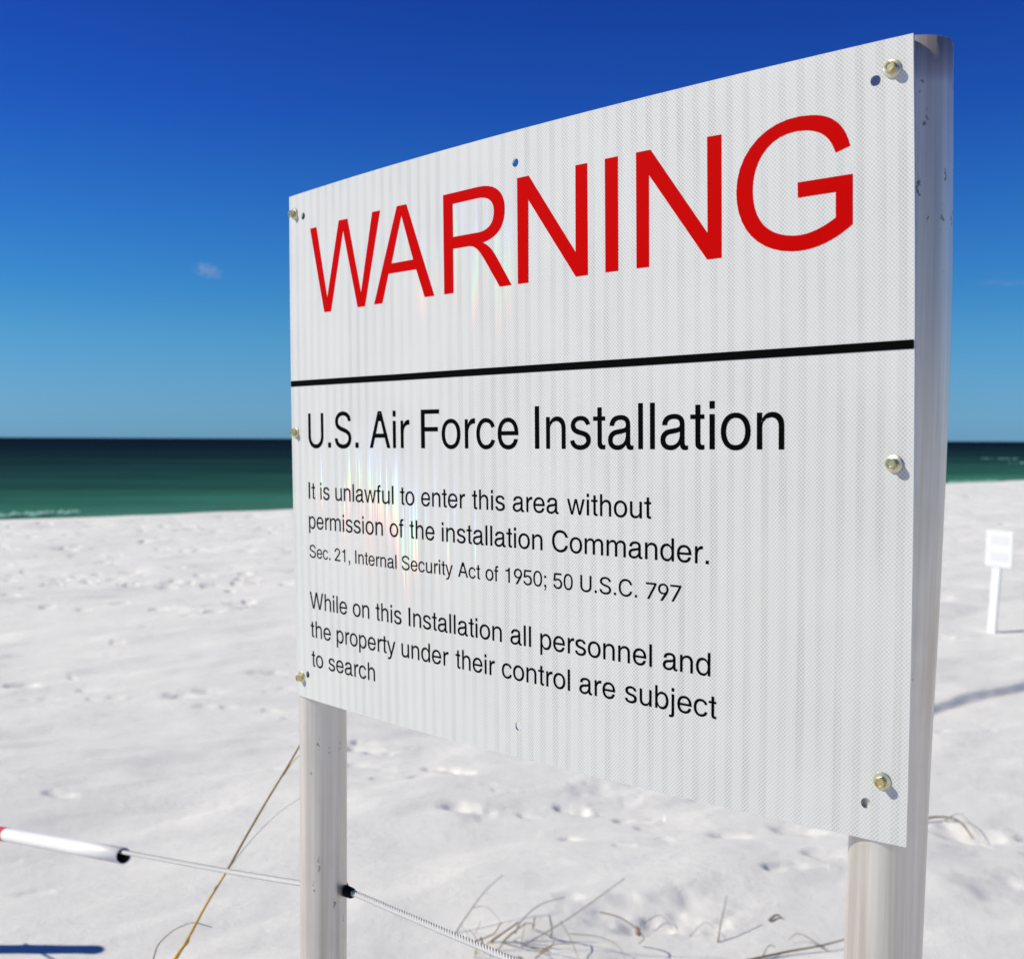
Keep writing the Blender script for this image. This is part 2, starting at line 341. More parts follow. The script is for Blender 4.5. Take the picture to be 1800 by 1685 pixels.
def hz(x, y):                       # height of the built sand
    r, a = math.hypot(x, y), math.atan2(x, y)
    i = min(max(np.searchsorted(g_rad, r), 1), len(g_rad) - 1); j = min(max(np.searchsorted(g_az, a), 1), len(g_az) - 1)
    fr = (r - g_rad[i - 1]) / (g_rad[i] - g_rad[i - 1]); return float(g_z[i - 1, j] * (1 - fr) + g_z[i, j] * fr)

# ------------------------------------------------------------------ sea
SEA_Z = -0.70
def sea_mesh():
    rad = np.concatenate([[1.0], np.geomspace(18, 400, 420), np.geomspace(410, 40000, 60)])
    az = np.concatenate([np.linspace(-math.pi, -.5, 40)[:-1], np.arange(-.5, .5, .0024), np.linspace(.5, math.pi, 40)[:-1]])
    nr, na = len(rad), len(az); Rg, Ag = np.meshgrid(rad, az, indexing='ij'); X, Y = Rg * np.sin(Ag), Rg * np.cos(Ag)
    c, s = math.cos(.30), math.sin(.30); U, Vv = X * c + Y * s, -X * s + Y * c
    Z = .17 * fbm(U * .035, Vv * .28, 4, 31) + .05 * fbm(U * .2, Vv * .9, 2, 37)
    Z = Z * np.clip((500 - Rg) / 400, 0, 1) * np.clip((Rg - 20) / 20, 0, 1) + SEA_Z
    V = np.stack([X, Y, Z], -1).reshape(-1, 3)
    i, j = np.meshgrid(np.arange(nr - 1), np.arange(na), indexing='ij'); j2 = (j + 1) % na
    Q = np.stack([i * na + j, i * na + j2, (i + 1) * na + j2, (i + 1) * na + j], -1).reshape(-1, 4)[:, ::-1]
    me = bpy.data.meshes.new('sea'); me.vertices.add(len(V)); me.vertices.foreach_set('co', V.ravel())
    me.loops.add(Q.size); me.loops.foreach_set('vertex_index', Q.ravel().astype(np.int32))
    me.polygons.add(len(Q)); me.polygons.foreach_set('loop_start', np.arange(0, Q.size, 4)); me.polygons.foreach_set('use_smooth', np.ones(len(Q), bool))
    me.update(calc_edges=True); me.materials.append(MAT['sea'])
    link(bpy.data.objects.new('sea', me), kind='structure', label='green shallow sea turning dark navy towards the horizon')
sea_mesh()
def foam_patch(px, py, w, l, n, seed, rot=.3):
    """ragged low foam on the water"""
    r_ = random.Random(seed); c = ground(px, py, SEA_Z + .05); V, F = [], []
    for k in range(n):
        t = r_.uniform(-1, 1); a = rot; o = r_.gauss(0, .33) * (1 - t * t)
        x = c.x + t * l * math.cos(a) - o * w * math.sin(a); y = c.y + t * l * math.sin(a) + o * w * math.cos(a)
        rr = r_.uniform(.10, .32) * w * .35 + .05; b = len(V); m = 7
        V.append((x, y, SEA_Z + .13 + r_.uniform(0, .03)))
        for q in range(m): V.append((x + rr * 1.9 * math.cos(q * 2 * math.pi / m) * r_.uniform(.6, 1.2), y + rr * math.sin(q * 2 * math.pi / m) * r_.uniform(.6, 1.2), SEA_Z + .0))
        F += [(b, b + 1 + q, b + 1 + (q + 1) % m) for q in range(m)]
    return V, F
def foam(spec, label):
    V, F = [], []
    for s_ in spec:
        v, f = foam_patch(*s_); F += [tuple(i + len(V) for i in q) for q in f]; V += v
    mobj('sea_foam', V, F, MAT['foam'], smooth=True, kind='stuff', label=label)
foam([(1758, 806, 2.0, 3.2, 26, 1, .0), (1794, 813, 1.4, 1.6, 12, 2, .0)], 'small pale whitecap on the green water at the far right')
foam([(30, 903, 1.0, 2.4, 30, 4, .72), (1712, 846, 1.4, 3.4, 30, 8, .72)], 'thin pale wash along the water\'s edge')

# ------------------------------------------------------------------ warning sign
A = Vector((0.695899, -0.718075, 0.009639)); Bv = Vector((-0.012321, 0.001481, 0.999923)); Nn = Vector((-0.718034, -0.695964, -0.007817)); C0 = Vector((0.022683, 1.817251, 2.289436))
SW, SH = 1.2192, .9144; BOW, E1, E2 = (0.029415, 0.005196, 0.006673)
def SP(u, v, off=0.0):
    """point of the gently bowed sign face, u to the right, v up, off metres in front"""
    U, V = u - .5, v - .5
    return C0 + A * (U * SW + 2 * U * (E1 * (1 - 4 * V * V) + E2 * V)) + Bv * (V * SH) + Nn * (BOW * (1 - 4 * U * U) + off)
def frame_at(u, v, off=0.0):
    x = (SP(u + .002, v) - SP(u - .002, v)).normalized(); y = (SP(u, v + .002) - SP(u, v - .002)).normalized()
    z = x.cross(y).normalized(); y = z.cross(x)
    m = Matrix((x, y, z)).transposed().to_4x4(); m.translation = SP(u, v, off); return m
BOLTS = [(.0165, .9631), (.0135, .5298), (.0140, .0396), (.9803, .9624), (.9816, .477), (.9752, .0781)]
HOLES = [(.0417, .9539), (.0318, .0479), (.5076, .9495), (.5049, .0507), (.9638, .9522), (.9593, .0458)]
sign = empty('warning_sign', Vector((.04, 1.9, 0)), label='large white reflective sign with red WARNING lettering bolted to two round metal posts', category='sign')
def build_panel():
    pts, edges = [], []
    def loop(P):
        b = len(pts); pts.extend(P); edges.extend([(b + i, b + (i + 1) % len(P)) for i in range(len(P))])
    nu, nv, hr = 60, 12, 6.2
    out = [(i / nu, 0) for i in range(nu)] + [(1, j / nv) for j in range(nv)] + [(1 - i / nu, 1) for i in range(nu)] + [(0, 1 - j / nv) for j in range(nv)]
    loop(out)
    rings = []
    for (u, v) in HOLES:
        ring = [(u + hr / 1219.2 * math.cos(k * math.pi / 12), v + hr / 914.4 * math.sin(k * math.pi / 12)) for k in range(24)]
        rings.append(ring); loop(ring)
    for i in range(1, nu):
        for j in range(1, nv):
            u, v = i / nu, j / nv
            if all(math.hypot((u - a) * 1219, (v - b) * 914) > 11 for a, b in HOLES): pts.append((u, v))
    r = delaunay_2d_cdt([Vector(p) for p in pts], edges, [], 0, 1e-7)
    P2, T = r[0], r[2]
    T = [t for t in T if all(math.hypot((sum(P2[i].x for i in t) / 3 - a) * 1219, (sum(P2[i].y for i in t) / 3 - b) * 914) > hr * .97 for a, b in HOLES)]
    n = len(P2); th = .0028
    V = [SP(p.x, p.y) for p in P2] + [SP(p.x, p.y, -th) for p in P2]
    F = [tuple(t) for t in T] + [tuple(i + n for i in reversed(t)) for t in T]; nf = len(T)
    for ring, inner in [(out, False)] + [(q, True) for q in rings]:
        m = len(ring); b = len(V); V += [SP(*p) for p in ring] + [SP(p[0], p[1], -th) for p in ring]
        for k in range(m):
            q = (b + k, b + m + k, b + m + (k + 1) % m, b + (k + 1) % m); F.append(q if not inner else q[::-1])
    o = mobj('sign_panel', V, F, MAT['sheet'], sign, label='white prismatic sheet with drilled corner holes')
    me = o.data; me.materials.append(MAT['alu'])
    uvl = me.uv_layers.new(name='UVMap'); P2l = [(p.x * 1219.2, p.y * 914.4) for p in P2]
    for pi, p in enumerate(me.polygons):
        if pi < nf:
            p.use_smooth = True
            for li in p.loop_indices: uvl.data[li].uv = P2l[me.loops[li].vertex_index]
        else: p.material_index = 1
    local(o, sign)
build_panel()

def area2(l): return sum(l[i][0] * l[(i + 1) % len(l)][1] - l[(i + 1) % len(l)][0] * l[i][1] for i in range(len(l)))
def inside(p, l):
    c = False
    for i in range(len(l)):
        (x1, y1), (x2, y2) = l[i], l[i - 1]
        if (y1 > p[1]) != (y2 > p[1]) and p[0] < (x2 - x1) * (p[1] - y1) / (y2 - y1) + x1: c = not c
    return c
def fill(loops):
    """triangulate loops given in sign u, v (islands with holes) -> verts2d, tris"""
    loops = sorted(loops, key=lambda l: -abs(area2(l))); groups = []
    for l in loops:
        for g in groups:
            if inside(l[0], g[0]): g.append(l); break
        else: groups.append([l])
    V, F = [], []
    for g in groups:
        b = len(V); flat = [p for l in g for p in l]; V += flat
        F += [tuple(b + i for i in t) for t in tessellate_polygon([[Vector((p[0], p[1], 0)) for p in l] for l in g])]
    return V, F
def decal(name, loops, mat, label, cuts=0, off=.00035):
    V, F = fill(loops); bm = bmesh.new(); vs = [bm.verts.new((x, y, 0)) for x, y in V]
    for t in F:
        try: bm.faces.new([vs[i] for i in t])
        except ValueError: pass
    if cuts:
        lo, hi = min(p[0] for p in V), max(p[0] for p in V); u = math.ceil(lo / cuts) * cuts
        while u < hi:
            bmesh.ops.bisect_plane(bm, geom=bm.verts[:] + bm.edges[:] + bm.faces[:], plane_co=(u, 0, 0), plane_no=(1, 0, 0)); u += cuts
    for f in bm.faces:
        f.normal_update()
        if f.normal.z < 0: f.normal_flip()
    for v in bm.verts: v.co = SP(v.co.x, v.co.y, off)
    me = bpy.data.meshes.new(name); bm.to_mesh(me); bm.free(); me.materials.append(mat)
    kw = dict(label=label) if label else {}
    return local(link(bpy.data.objects.new(name, me), sign, **kw), sign)

WARN = [["W",[[[6157,92568],[7923,92543],[10751,78645],[13965,92675],[16200,92572],[19419,78444],[22258,92599],[24105,92550],[20345,75841],[18570,75878],[15068,90553],[11710,75898],[9916,75955]]]],["A",[[[27894,92545],[29965,92479],[35646,75835],[33677,75836],[31953,80862],[25914,80949],[24445,75880],[22532,75897]],[[28867,90765],[31337,82637],[26593,82671]]]],["R",[[[37554,92477],[44177,92492],[45190,92432],[46057,92253],[46788,91968],[47395,91590],[47885,91133],[48268,90609],[48552,90029],[48745,89407],[48853,88754],[48883,88082],[48841,87302],[48726,86590],[48538,85945],[48275,85367],[47933,84856],[47511,84412],[47005,84036],[46412,83729],[45730,83491],[44954,83323],[45297,83127],[45612,82906],[45903,82659],[46174,82387],[46430,82089],[46675,81764],[46913,81412],[47148,81034],[47385,80628],[47626,80194],[49963,75780],[47918,75773],[45438,80216],[45099,80789],[44782,81296],[44481,81738],[44189,82117],[43900,82434],[43607,82691],[43302,82888],[42980,83029],[42632,83113],[42252,83144],[39409,83179],[39426,75815],[37631,75801]],[[39389,90653],[43987,90681],[44619,90649],[45165,90551],[45630,90392],[46019,90177],[46336,89914],[46587,89608],[46774,89263],[46903,88887],[46975,88484],[46996,88060],[46967,87554],[46889,87087],[46760,86663],[46579,86282],[46343,85949],[46051,85666],[45702,85437],[45292,85264],[44819,85151],[44282,85101],[39428,85151]]]],["N",[[[51038,92444],[52963,92435],[60246,79414],[60320,92410],[62073,92379],[62059,75711],[60248,75713],[52853,88736],[52776,75787],[51038,75790]]]],["I",[[[64635,92415],[66474,92407],[66421,75747],[64608,75745]]]],["N",[[[68983,92365],[70929,92331],[78088,79326],[78115,92464],[79836,92410],[79760,75703],[78013,75708],[70688,88814],[70628,75713],[68945,75743]]]],["G",[[[93852,87742],[93680,88545],[93468,89270],[93213,89920],[92914,90497],[92567,91002],[92169,91438],[91719,91806],[91212,92108],[90645,92347],[90015,92522],[88639,92692],[87335,92593],[86120,92240],[85011,91650],[84025,90840],[83179,89830],[82491,88641],[81977,87296],[81654,85819],[81537,84237],[81601,82798],[81806,81458],[82147,80227],[82615,79115],[83205,78131],[83907,77284],[84714,76580],[85618,76027],[86611,75630],[87683,75395],[88414,75344],[89126,75374],[89819,75480],[90491,75657],[91142,75899],[91771,76202],[92378,76558],[92961,76965],[93520,77416],[94055,77907],[94079,84198],[88381,84209],[88400,82229],[92362,82243],[92349,79022],[91927,78690],[91496,78389],[91057,78122],[90612,77891],[90161,77699],[89707,77547],[89250,77440],[88793,77380],[88335,77369],[87880,77410],[87087,77577],[86358,77855],[85699,78245],[85113,78747],[84607,79361],[84184,80088],[83849,80928],[83607,81879],[83462,82941],[83417,84112],[83493,85396],[83702,86580],[84037,87647],[84491,88584],[85055,89375],[85723,90009],[86486,90473],[87336,90754],[88264,90844],[89262,90732],[89788,90586],[90252,90389],[90662,90143],[91021,89851],[91334,89513],[91605,89131],[91839,88708],[92040,88245],[92212,87744],[92360,87206]]]]]
ORD = ['first', 'second', 'third', 'fourth', 'fifth', 'sixth', 'seventh']
for k, (ch, loops) in enumerate(WARN):
    decal('letter', [[(x / 1e5, y / 1e5) for x, y in l] for l in loops], MAT['red'], 'red capital %s, %s letter of WARNING' % (ch, ORD[k]), .02)
LH = .00565
decal('divider_line', [[(u, v - LH) for u, v in [(0.0005, 0.6273), (0.2786, 0.6239), (0.4993, 0.6228), (0.674, 0.6222), (0.8184, 0.6225), (0.9121, 0.6228), (0.9995, 0.6236)]] + [(u, v + LH) for u, v in reversed([(0.0005, 0.6273), (0.2786, 0.6239), (0.4993, 0.6228), (0.674, 0.6222), (0.8184, 0.6225), (0.9121, 0.6228), (0.9995, 0.6236)])]], MAT['black'], 'black line across the whole sign', .01, .0006)

GL = {"0":[[329,-19,278,-19,227,-19,184,-5,148,24,112,52,84,93,65,147,46,201,37,266,37,342,37,417,47,482,66,536,85,590,112,631,148,660,184,689,228,703,278,703,329,703,372,689,408,660,444,631,471,590,490,536,509,482,519,417,519,342,519,266,510,201,491,147,472,93,444,52,409,24,373,-5],[244,59,278,59,312,59,340,70,364,92,387,115,405,147,418,189,430,231,436,282,436,342,436,402,430,453,418,495,405,537,387,569,364,592,340,614,312,626,278,626,244,626,216,614,192,592,169,569,151,537,139,495,126,453,120,402,120,342,120,282,126,231,139,189,151,147,169,115,192,92,216,70]],"2":[[186,0,26,0,26,22,26,43,26,65,110,147,194,230,278,312,306,340,330,364,349,385,367,406,381,426,391,445,400,464,405,485,405,507,405,531,399,553,386,571,374,589,357,603,335,612,314,622,289,627,262,627,233,627,208,621,186,610,165,599,148,584,137,564,125,544,119,520,119,493,89,493,59,493,29,493,29,535,39,572,59,603,79,635,107,659,143,677,179,694,219,703,264,703,309,703,349,694,384,677,419,660,446,637,465,607,485,578,495,545,495,508,495,482,490,457,480,433,470,409,453,382,428,353,404,323,370,287,326,245,270,191,214,137,157,82,157,81,157,79,157,77,274,77,390,77,507,77,507,52,507,26,507,0,347,0]],"5":[[315,-19,267,-19,223,-19,184,-11,149,6,114,22,86,44,66,73,45,101,34,133,32,169,62,169,93,169,123,169,125,148,133,129,146,112,159,96,176,83,197,73,218,63,242,59,267,59,297,59,324,65,347,79,371,92,389,110,402,133,415,157,422,183,422,213,422,243,415,270,401,294,388,317,369,336,345,350,321,363,293,370,262,370,237,370,213,366,189,358,165,351,146,340,131,327,102,331,72,334,43,337,57,454,71,571,85,688,216,688,347,688,478,688,478,662,478,636,478,610,374,610,269,610,164,610,156,541,148,473,140,404,141,404,142,404,143,404,160,417,180,428,203,436,227,444,252,448,279,448,313,448,344,442,373,430,401,419,426,403,447,382,468,360,485,336,496,307,508,279,514,248,514,214,514,169,503,129,482,94,461,59,431,31,394,11,357,-9]],"7":[[122,0,89,0,200,202,312,404,423,606,423,608,423,610,423,611,295,611,166,611,37,611,37,637,37,662,37,688,199,688,361,688,523,688,523,661,523,634,523,607,412,404,300,202,189,0,156,0]],"9":[[233,703,278,703,324,703,364,693,400,673,435,653,463,625,484,589,504,553,514,513,514,467,514,433,506,397,490,359,475,321,447,273,407,217,352,138,296,60,241,-19,207,-19,173,-19,139,-19,222,97,304,212,387,328,390,328,393,328,396,328,389,314,379,302,367,291,354,279,339,270,322,264,305,257,286,254,266,254,221,254,182,263,149,281,115,299,89,325,70,358,51,391,42,429,42,473,42,518,52,558,73,592,93,626,121,654,157,673,192,693],[307,626,278,626,250,626,225,619,202,606,180,592,163,574,150,551,138,528,132,502,132,473,132,444,138,418,150,395,163,372,180,354,202,341,225,328,250,322,278,322,306,322,332,328,354,341,376,354,393,371,406,394,419,417,425,443,425,472,425,502,419,528,406,551,393,574,376,592,354,606,332,619]],"A":[[47,0,14,0,102,239,191,479,279,718,315,718,351,718,386,718,476,479,565,239,654,0,622,0,589,0,557,0,505,142,454,285,402,427,393,453,382,486,369,525,356,564,341,614,323,675,329,675,336,675,342,675,324,614,308,563,296,524,283,484,272,452,264,427,213,285,163,142,112,0,80,0],[272,200,148,200,148,227,148,254,148,280,272,280,396,280,520,280,520,254,520,227,520,200,396,200]],"C":[[417,-19,378,-19,314,-19,256,-4,206,27,156,58,116,101,87,158,58,214,44,281,44,359,44,436,58,503,87,560,116,616,156,660,206,691,256,722,314,737,378,737,416,737,452,732,486,721,519,710,550,694,577,673,604,652,626,626,644,596,662,567,674,533,681,495,649,495,618,495,586,495,580,520,571,543,558,562,545,581,529,597,511,611,492,624,472,634,449,641,426,647,403,651,378,651,332,651,291,639,255,616,219,594,190,561,169,517,148,474,137,421,137,359,137,296,148,243,169,200,190,157,219,124,255,101,292,79,333,67,378,67,403,67,426,71,449,78,472,84,492,94,511,107,529,121,545,137,558,156,571,176,580,198,586,223,618,223,649,223,681,223,675,186,662,152,645,122,627,92,604,67,577,46,550,25,520,9,486,-2,452,-13]],"F":[[121,0,86,0,86,239,86,479,86,718,252,718,417,718,583,718,583,691,583,664,583,638,452,638,321,638,190,638,190,556,190,474,190,393,309,393,427,393,546,393,546,366,546,339,546,312,427,312,309,312,190,312,190,208,190,104,190,0,155,0]],"S":[[395,-19,335,-19,278,-19,229,-10,187,7,145,24,112,49,89,80,65,112,52,149,49,191,83,191,117,191,151,191,154,162,163,139,180,120,197,102,220,88,247,78,274,69,303,65,335,65,371,65,403,70,431,81,459,91,482,107,498,126,515,146,523,169,523,195,523,218,516,237,502,252,488,266,470,279,446,289,423,298,397,307,368,314,336,322,305,331,273,339,208,356,158,380,123,411,88,442,70,482,70,531,70,572,82,608,106,639,129,670,162,694,202,711,243,728,289,737,340,737,392,737,438,728,478,711,517,694,549,670,572,641,595,611,607,577,608,539,576,539,543,539,510,539,506,575,488,604,456,624,424,645,385,655,337,655,303,655,274,650,248,639,222,629,203,615,189,597,175,579,168,558,168,535,168,510,176,490,192,475,208,459,228,447,251,438,274,429,297,422,318,417,344,410,371,403,398,396,421,391,445,383,471,374,496,364,521,352,543,336,566,321,584,302,599,279,613,255,620,227,620,194,620,154,609,117,586,85,564,53,531,28,489,9,446,-10]],"U":[[419,-19,362,-19,305,-19,255,-8,213,15,170,37,137,68,114,107,91,146,79,190,79,239,79,399,79,558,79,718,109,718,140,718,170,718,170,561,170,404,170,247,170,212,178,181,194,154,209,127,231,105,260,90,288,74,322,66,362,66,402,66,436,74,464,90,492,105,514,127,529,154,545,181,552,212,552,247,552,404,552,561,552,718,583,718,613,718,644,718,644,558,644,399,644,239,644,190,632,146,609,107,586,68,553,37,511,15,468,-8]],"W":[[245,0,210,0,145,239,81,479,16,718,47,718,77,718,108,718,146,571,183,424,221,277,227,253,233,229,238,205,244,181,249,157,254,132,259,107,264,82,268,56,265,56,261,56,257,56,262,82,267,107,272,132,277,157,282,181,288,205,294,229,300,253,306,277,344,424,382,571,421,718,455,718,489,718,523,718,561,571,600,424,638,277,644,253,650,229,656,205,661,181,667,157,672,132,677,107,682,82,687,56,683,56,679,56,675,56,680,82,685,107,690,132,695,157,700,181,706,205,712,229,717,253,723,277,761,424,798,571,836,718,866,718,897,718,928,718,863,479,798,239,733,0,699,0,664,0,629,0,588,152,547,304,507,456,499,486,491,518,484,552,476,587,469,626,462,670,469,670,475,670,481,670,474,629,467,591,461,557,454,523,446,490,437,456,396,304,356,152,315,0,280,0]],"b":[[341,-15,298,-15,267,-15,241,-9,221,2,201,13,185,26,174,41,163,56,154,69,147,80,144,80,142,80,139,80,139,52,139,24,139,-3,112,-3,85,-3,58,-3,58,237,58,478,58,718,86,718,113,718,141,718,141,628,141,539,141,449,143,449,145,449,147,449,154,460,162,472,173,487,184,501,200,514,220,525,239,536,265,542,298,542,341,542,379,530,412,508,445,485,471,453,489,412,508,370,517,321,517,264,517,208,508,158,489,116,471,75,445,42,412,19,379,-4],[255,63,286,63,318,63,345,72,366,90,388,107,405,131,416,162,427,192,433,227,433,265,433,303,427,337,416,367,405,397,389,421,367,438,345,456,318,464,286,464,254,464,227,456,206,439,184,422,168,399,156,369,145,340,140,305,140,265,140,225,145,190,157,160,168,129,184,106,206,89,228,72]],"c":[[291,-15,265,-15,219,-15,178,-3,142,20,107,43,80,75,60,116,40,158,30,206,30,261,30,316,40,365,60,406,80,448,107,480,142,503,178,526,219,538,265,538,291,538,315,535,337,528,359,521,380,511,398,498,417,485,433,469,446,450,459,431,469,410,475,387,449,379,422,372,395,365,392,379,386,392,378,404,371,415,361,425,351,434,340,443,327,449,313,454,298,459,283,461,265,461,231,461,203,452,181,433,159,415,142,391,131,360,120,330,114,297,114,261,114,225,120,192,131,162,142,132,159,108,181,89,203,71,231,62,265,62,283,62,299,64,313,69,328,74,341,81,352,90,363,98,372,109,380,121,388,134,393,147,397,161,424,155,450,148,477,141,471,116,461,95,448,76,434,57,419,40,400,27,381,13,361,3,338,-4,315,-11]],"d":[[289,-15,256,-15,213,-15,175,-4,141,19,108,42,82,75,63,116,44,158,35,208,35,264,35,321,44,370,63,412,82,453,108,485,142,508,175,530,213,542,257,542,289,542,316,536,336,525,356,514,371,501,383,487,394,472,403,460,409,449,411,449,413,449,415,449,415,539,415,628,415,718,443,718,471,718,499,718,499,478,499,237,499,-3,472,-3,445,-3,418,-3,418,24,418,52,418,80,415,80,412,80,409,80,403,69,394,56,382,41,371,26,355,13,335,2,315,-9],[237,63,269,63,301,63,328,72,350,89,372,106,388,129,400,160,411,190,416,225,416,265,416,305,411,340,400,369,389,399,372,422,350,439,328,456,301,464,269,464,236,464,209,456,187,438,165,421,148,397,137,367,126,337,120,303,120,265,120,227,126,192,137,162,149,131,165,107,187,90,210,72]],"e":[[328,-15,291,-15,239,-15,194,-3,157,20,119,43,91,75,70,116,50,157,40,205,40,260,40,314,50,363,70,405,90,446,118,479,154,503,191,526,233,538,282,538,311,538,339,533,367,523,395,514,420,498,443,477,465,455,483,428,496,393,509,359,516,318,516,270,516,258,516,247,516,235,376,235,237,235,97,235,97,259,97,283,97,308,221,308,345,308,469,308,456,299,443,290,429,281,429,316,424,348,412,375,401,402,385,423,363,438,341,454,314,462,282,462,249,462,221,454,198,438,175,422,158,402,146,376,133,351,127,323,127,294,127,278,127,262,127,247,127,207,134,174,148,146,161,119,181,98,205,83,230,69,259,61,292,61,313,61,333,65,350,71,367,77,382,86,395,99,407,111,417,127,423,145,451,138,479,131,507,124,499,97,485,73,465,52,445,31,420,15,391,3,361,-9]],"h":[[159,351,159,320,159,213,159,107,159,0,132,0,104,0,76,0,76,239,76,479,76,718,104,718,132,718,159,718,159,614,159,510,159,406,154,406,149,406,144,406,160,455,182,490,212,511,241,532,275,543,314,543,349,543,380,535,407,520,433,505,454,483,469,453,484,423,491,385,491,339,491,226,491,113,491,0,463,0,435,0,408,0,408,111,408,221,408,332,408,374,397,406,376,430,355,453,327,465,290,465,266,465,243,459,223,448,204,437,188,421,176,399,165,377]],"m":[[93,0,65,0,65,176,65,352,65,528,93,528,120,528,148,528,148,489,148,450,148,411,146,411,144,411,142,411,149,440,161,463,177,482,192,501,211,515,232,524,253,533,275,538,298,538,337,538,368,526,393,503,417,479,433,448,440,411,436,411,432,411,428,411,434,437,446,459,462,478,479,497,499,512,523,522,547,533,573,538,601,538,632,538,660,531,686,518,711,505,731,485,746,458,761,431,769,397,769,355,769,237,769,118,769,0,741,0,712,0,684,0,684,118,684,236,684,353,684,392,673,419,651,436,630,452,605,460,576,460,552,460,531,455,514,445,497,435,483,422,474,404,464,387,460,367,460,344,460,230,460,115,460,0,431,0,403,0,374,0,374,121,374,241,374,362,374,391,364,415,345,433,325,451,300,460,270,460,249,460,230,456,212,446,193,436,179,422,167,403,156,384,150,360,150,332,150,221,150,111,150,0,122,0]],"n":[[150,348,150,317,150,212,150,106,150,0,122,0,93,0,65,0,65,177,65,354,65,531,93,531,120,531,148,531,148,488,148,445,148,402,144,402,139,402,135,402,151,451,174,486,204,507,234,528,269,538,310,538,345,538,377,531,404,516,431,501,452,479,468,449,483,419,491,382,491,336,491,224,491,112,491,0,463,0,434,0,406,0,406,110,406,219,406,329,406,371,395,403,373,426,352,449,322,461,285,461,260,461,237,455,216,444,196,433,180,417,168,396,156,374]],"o":[[326,-14,278,-14,229,-14,187,-2,151,21,114,44,86,76,66,117,45,158,35,206,35,261,35,317,45,365,66,407,86,448,114,480,151,503,187,526,229,538,278,538,326,538,369,526,405,503,442,480,470,448,491,407,511,365,521,317,521,261,521,206,511,158,491,117,470,76,442,44,405,21,369,-2],[242,63,278,63,313,63,343,72,366,90,389,108,406,133,417,163,429,193,434,226,434,261,434,297,429,330,417,360,406,391,389,415,366,434,343,452,313,461,278,461,242,461,213,452,190,434,168,415,150,391,139,361,128,330,122,297,122,261,122,226,128,193,139,163,150,133,168,108,190,90,213,72]],"p":[[86,-207,58,-207,58,39,58,285,58,531,85,531,112,531,139,531,139,502,139,474,139,446,142,446,144,446,147,446,153,456,162,469,173,483,184,498,200,510,220,521,239,532,265,538,298,538,341,538,379,527,412,504,445,482,471,450,489,408,508,367,517,318,517,262,517,205,508,156,489,114,471,72,445,40,412,17,379,-5,341,-17,298,-17,267,-17,241,-11,221,0,201,11,185,24,174,39,163,53,154,66,147,78,145,78,143,78,141,78,141,-17,141,-112,141,-207,113,-207],[255,61,286,61,318,61,345,70,366,87,388,105,405,129,416,159,427,190,433,224,433,262,433,300,427,334,416,364,405,394,389,417,367,435,345,452,318,461,286,461,254,461,227,452,206,436,184,419,168,396,156,366,145,337,140,302,140,262,140,223,145,188,157,157,168,127,184,103,206,86,228,69]],"s":[[289,-15,246,-15,208,-15,174,-10,144,1,114,12,90,28,70,50,51,71,38,98,32,129,60,135,89,141,117,147,125,117,139,95,161,81,184,67,211,60,245,60,284,60,314,68,337,84,360,100,372,119,372,141,372,160,365,175,351,188,338,200,317,209,290,215,259,222,229,229,198,236,148,248,110,265,86,290,61,314,48,345,48,382,48,413,57,440,75,463,93,487,117,505,148,518,179,531,214,538,253,538,291,538,324,532,351,521,378,510,400,494,417,474,434,454,446,431,454,405,426,399,399,393,372,387,365,407,353,425,335,441,316,457,290,465,254,465,221,465,193,458,171,443,150,428,139,409,139,387,139,367,146,351,161,339,176,327,199,318,231,311,259,304,287,298,315,291,366,280,403,262,428,238,452,214,464,183,464,147,464,115,455,87,437,63,418,39,393,19,360,6,327,-8]],"u":[[286,-15,247,-15,212,-15,181,-8,154,7,127,22,106,44,91,74,76,104,68,142,68,187,68,299,68,411,68,523,96,523,124,523,152,523,152,413,152,304,152,194,152,152,163,120,185,97,206,74,235,62,272,62,297,62,320,68,340,79,360,90,375,106,387,128,399,149,405,175,405,206,405,311,405,417,405,523,433,523,461,523,489,523,489,346,489,169,489,-8,462,-8,435,-8,407,-8,407,35,407,78,407,121,412,121,416,121,420,121,404,71,381,36,351,16,321,-5]],"w":[[194,0,167,0,116,174,65,349,14,523,43,523,71,523,100,523,121,447,141,371,162,295,170,263,179,228,189,188,198,149,208,105,217,57,213,57,208,57,204,57,213,103,222,146,231,186,240,225,249,261,259,295,279,371,299,447,319,523,348,523,377,523,405,523,425,447,445,371,465,295,474,262,483,226,492,187,501,148,510,105,519,57,515,57,510,57,505,57,515,104,524,147,534,186,543,226,552,262,561,295,582,371,602,447,623,523,652,523,680,523,709,523,658,349,607,174,556,0,529,0,502,0,474,0,452,79,431,158,409,237,402,261,396,285,389,310,383,335,377,360,371,386,365,413,359,439,352,466,358,466,365,466,371,466,365,439,359,413,352,387,346,361,340,335,334,310,327,285,321,260,314,237,292,158,270,79,249,0,221,0]],"y":[[56,-207,52,-205,58,-180,64,-155,70,-131,75,-131,79,-132,84,-133,100,-137,114,-137,128,-135,141,-133,153,-126,163,-114,174,-102,183,-84,191,-60,196,-44,202,-28,207,-12,142,166,76,345,11,523,41,523,71,523,101,523,138,418,174,313,211,208,222,175,232,143,240,112,248,80,256,49,265,19,255,19,245,19,235,19,244,49,253,80,261,112,269,144,279,176,290,208,326,313,363,418,400,523,429,523,459,523,489,523,414,318,338,113,263,-92,253,-119,240,-142,226,-161,211,-179,195,-192,176,-201,157,-210,135,-214,111,-214,97,-214,85,-213,75,-211,64,-209]]}
def B3(a, b, c, d, n):
    return [tuple((1 - t) ** 3 * a[i] + 3 * (1 - t) ** 2 * t * b[i] + 3 * (1 - t) * t * t * c[i] + t ** 3 * d[i] for i in (0, 1)) for t in [k / n for k in range(n)]]
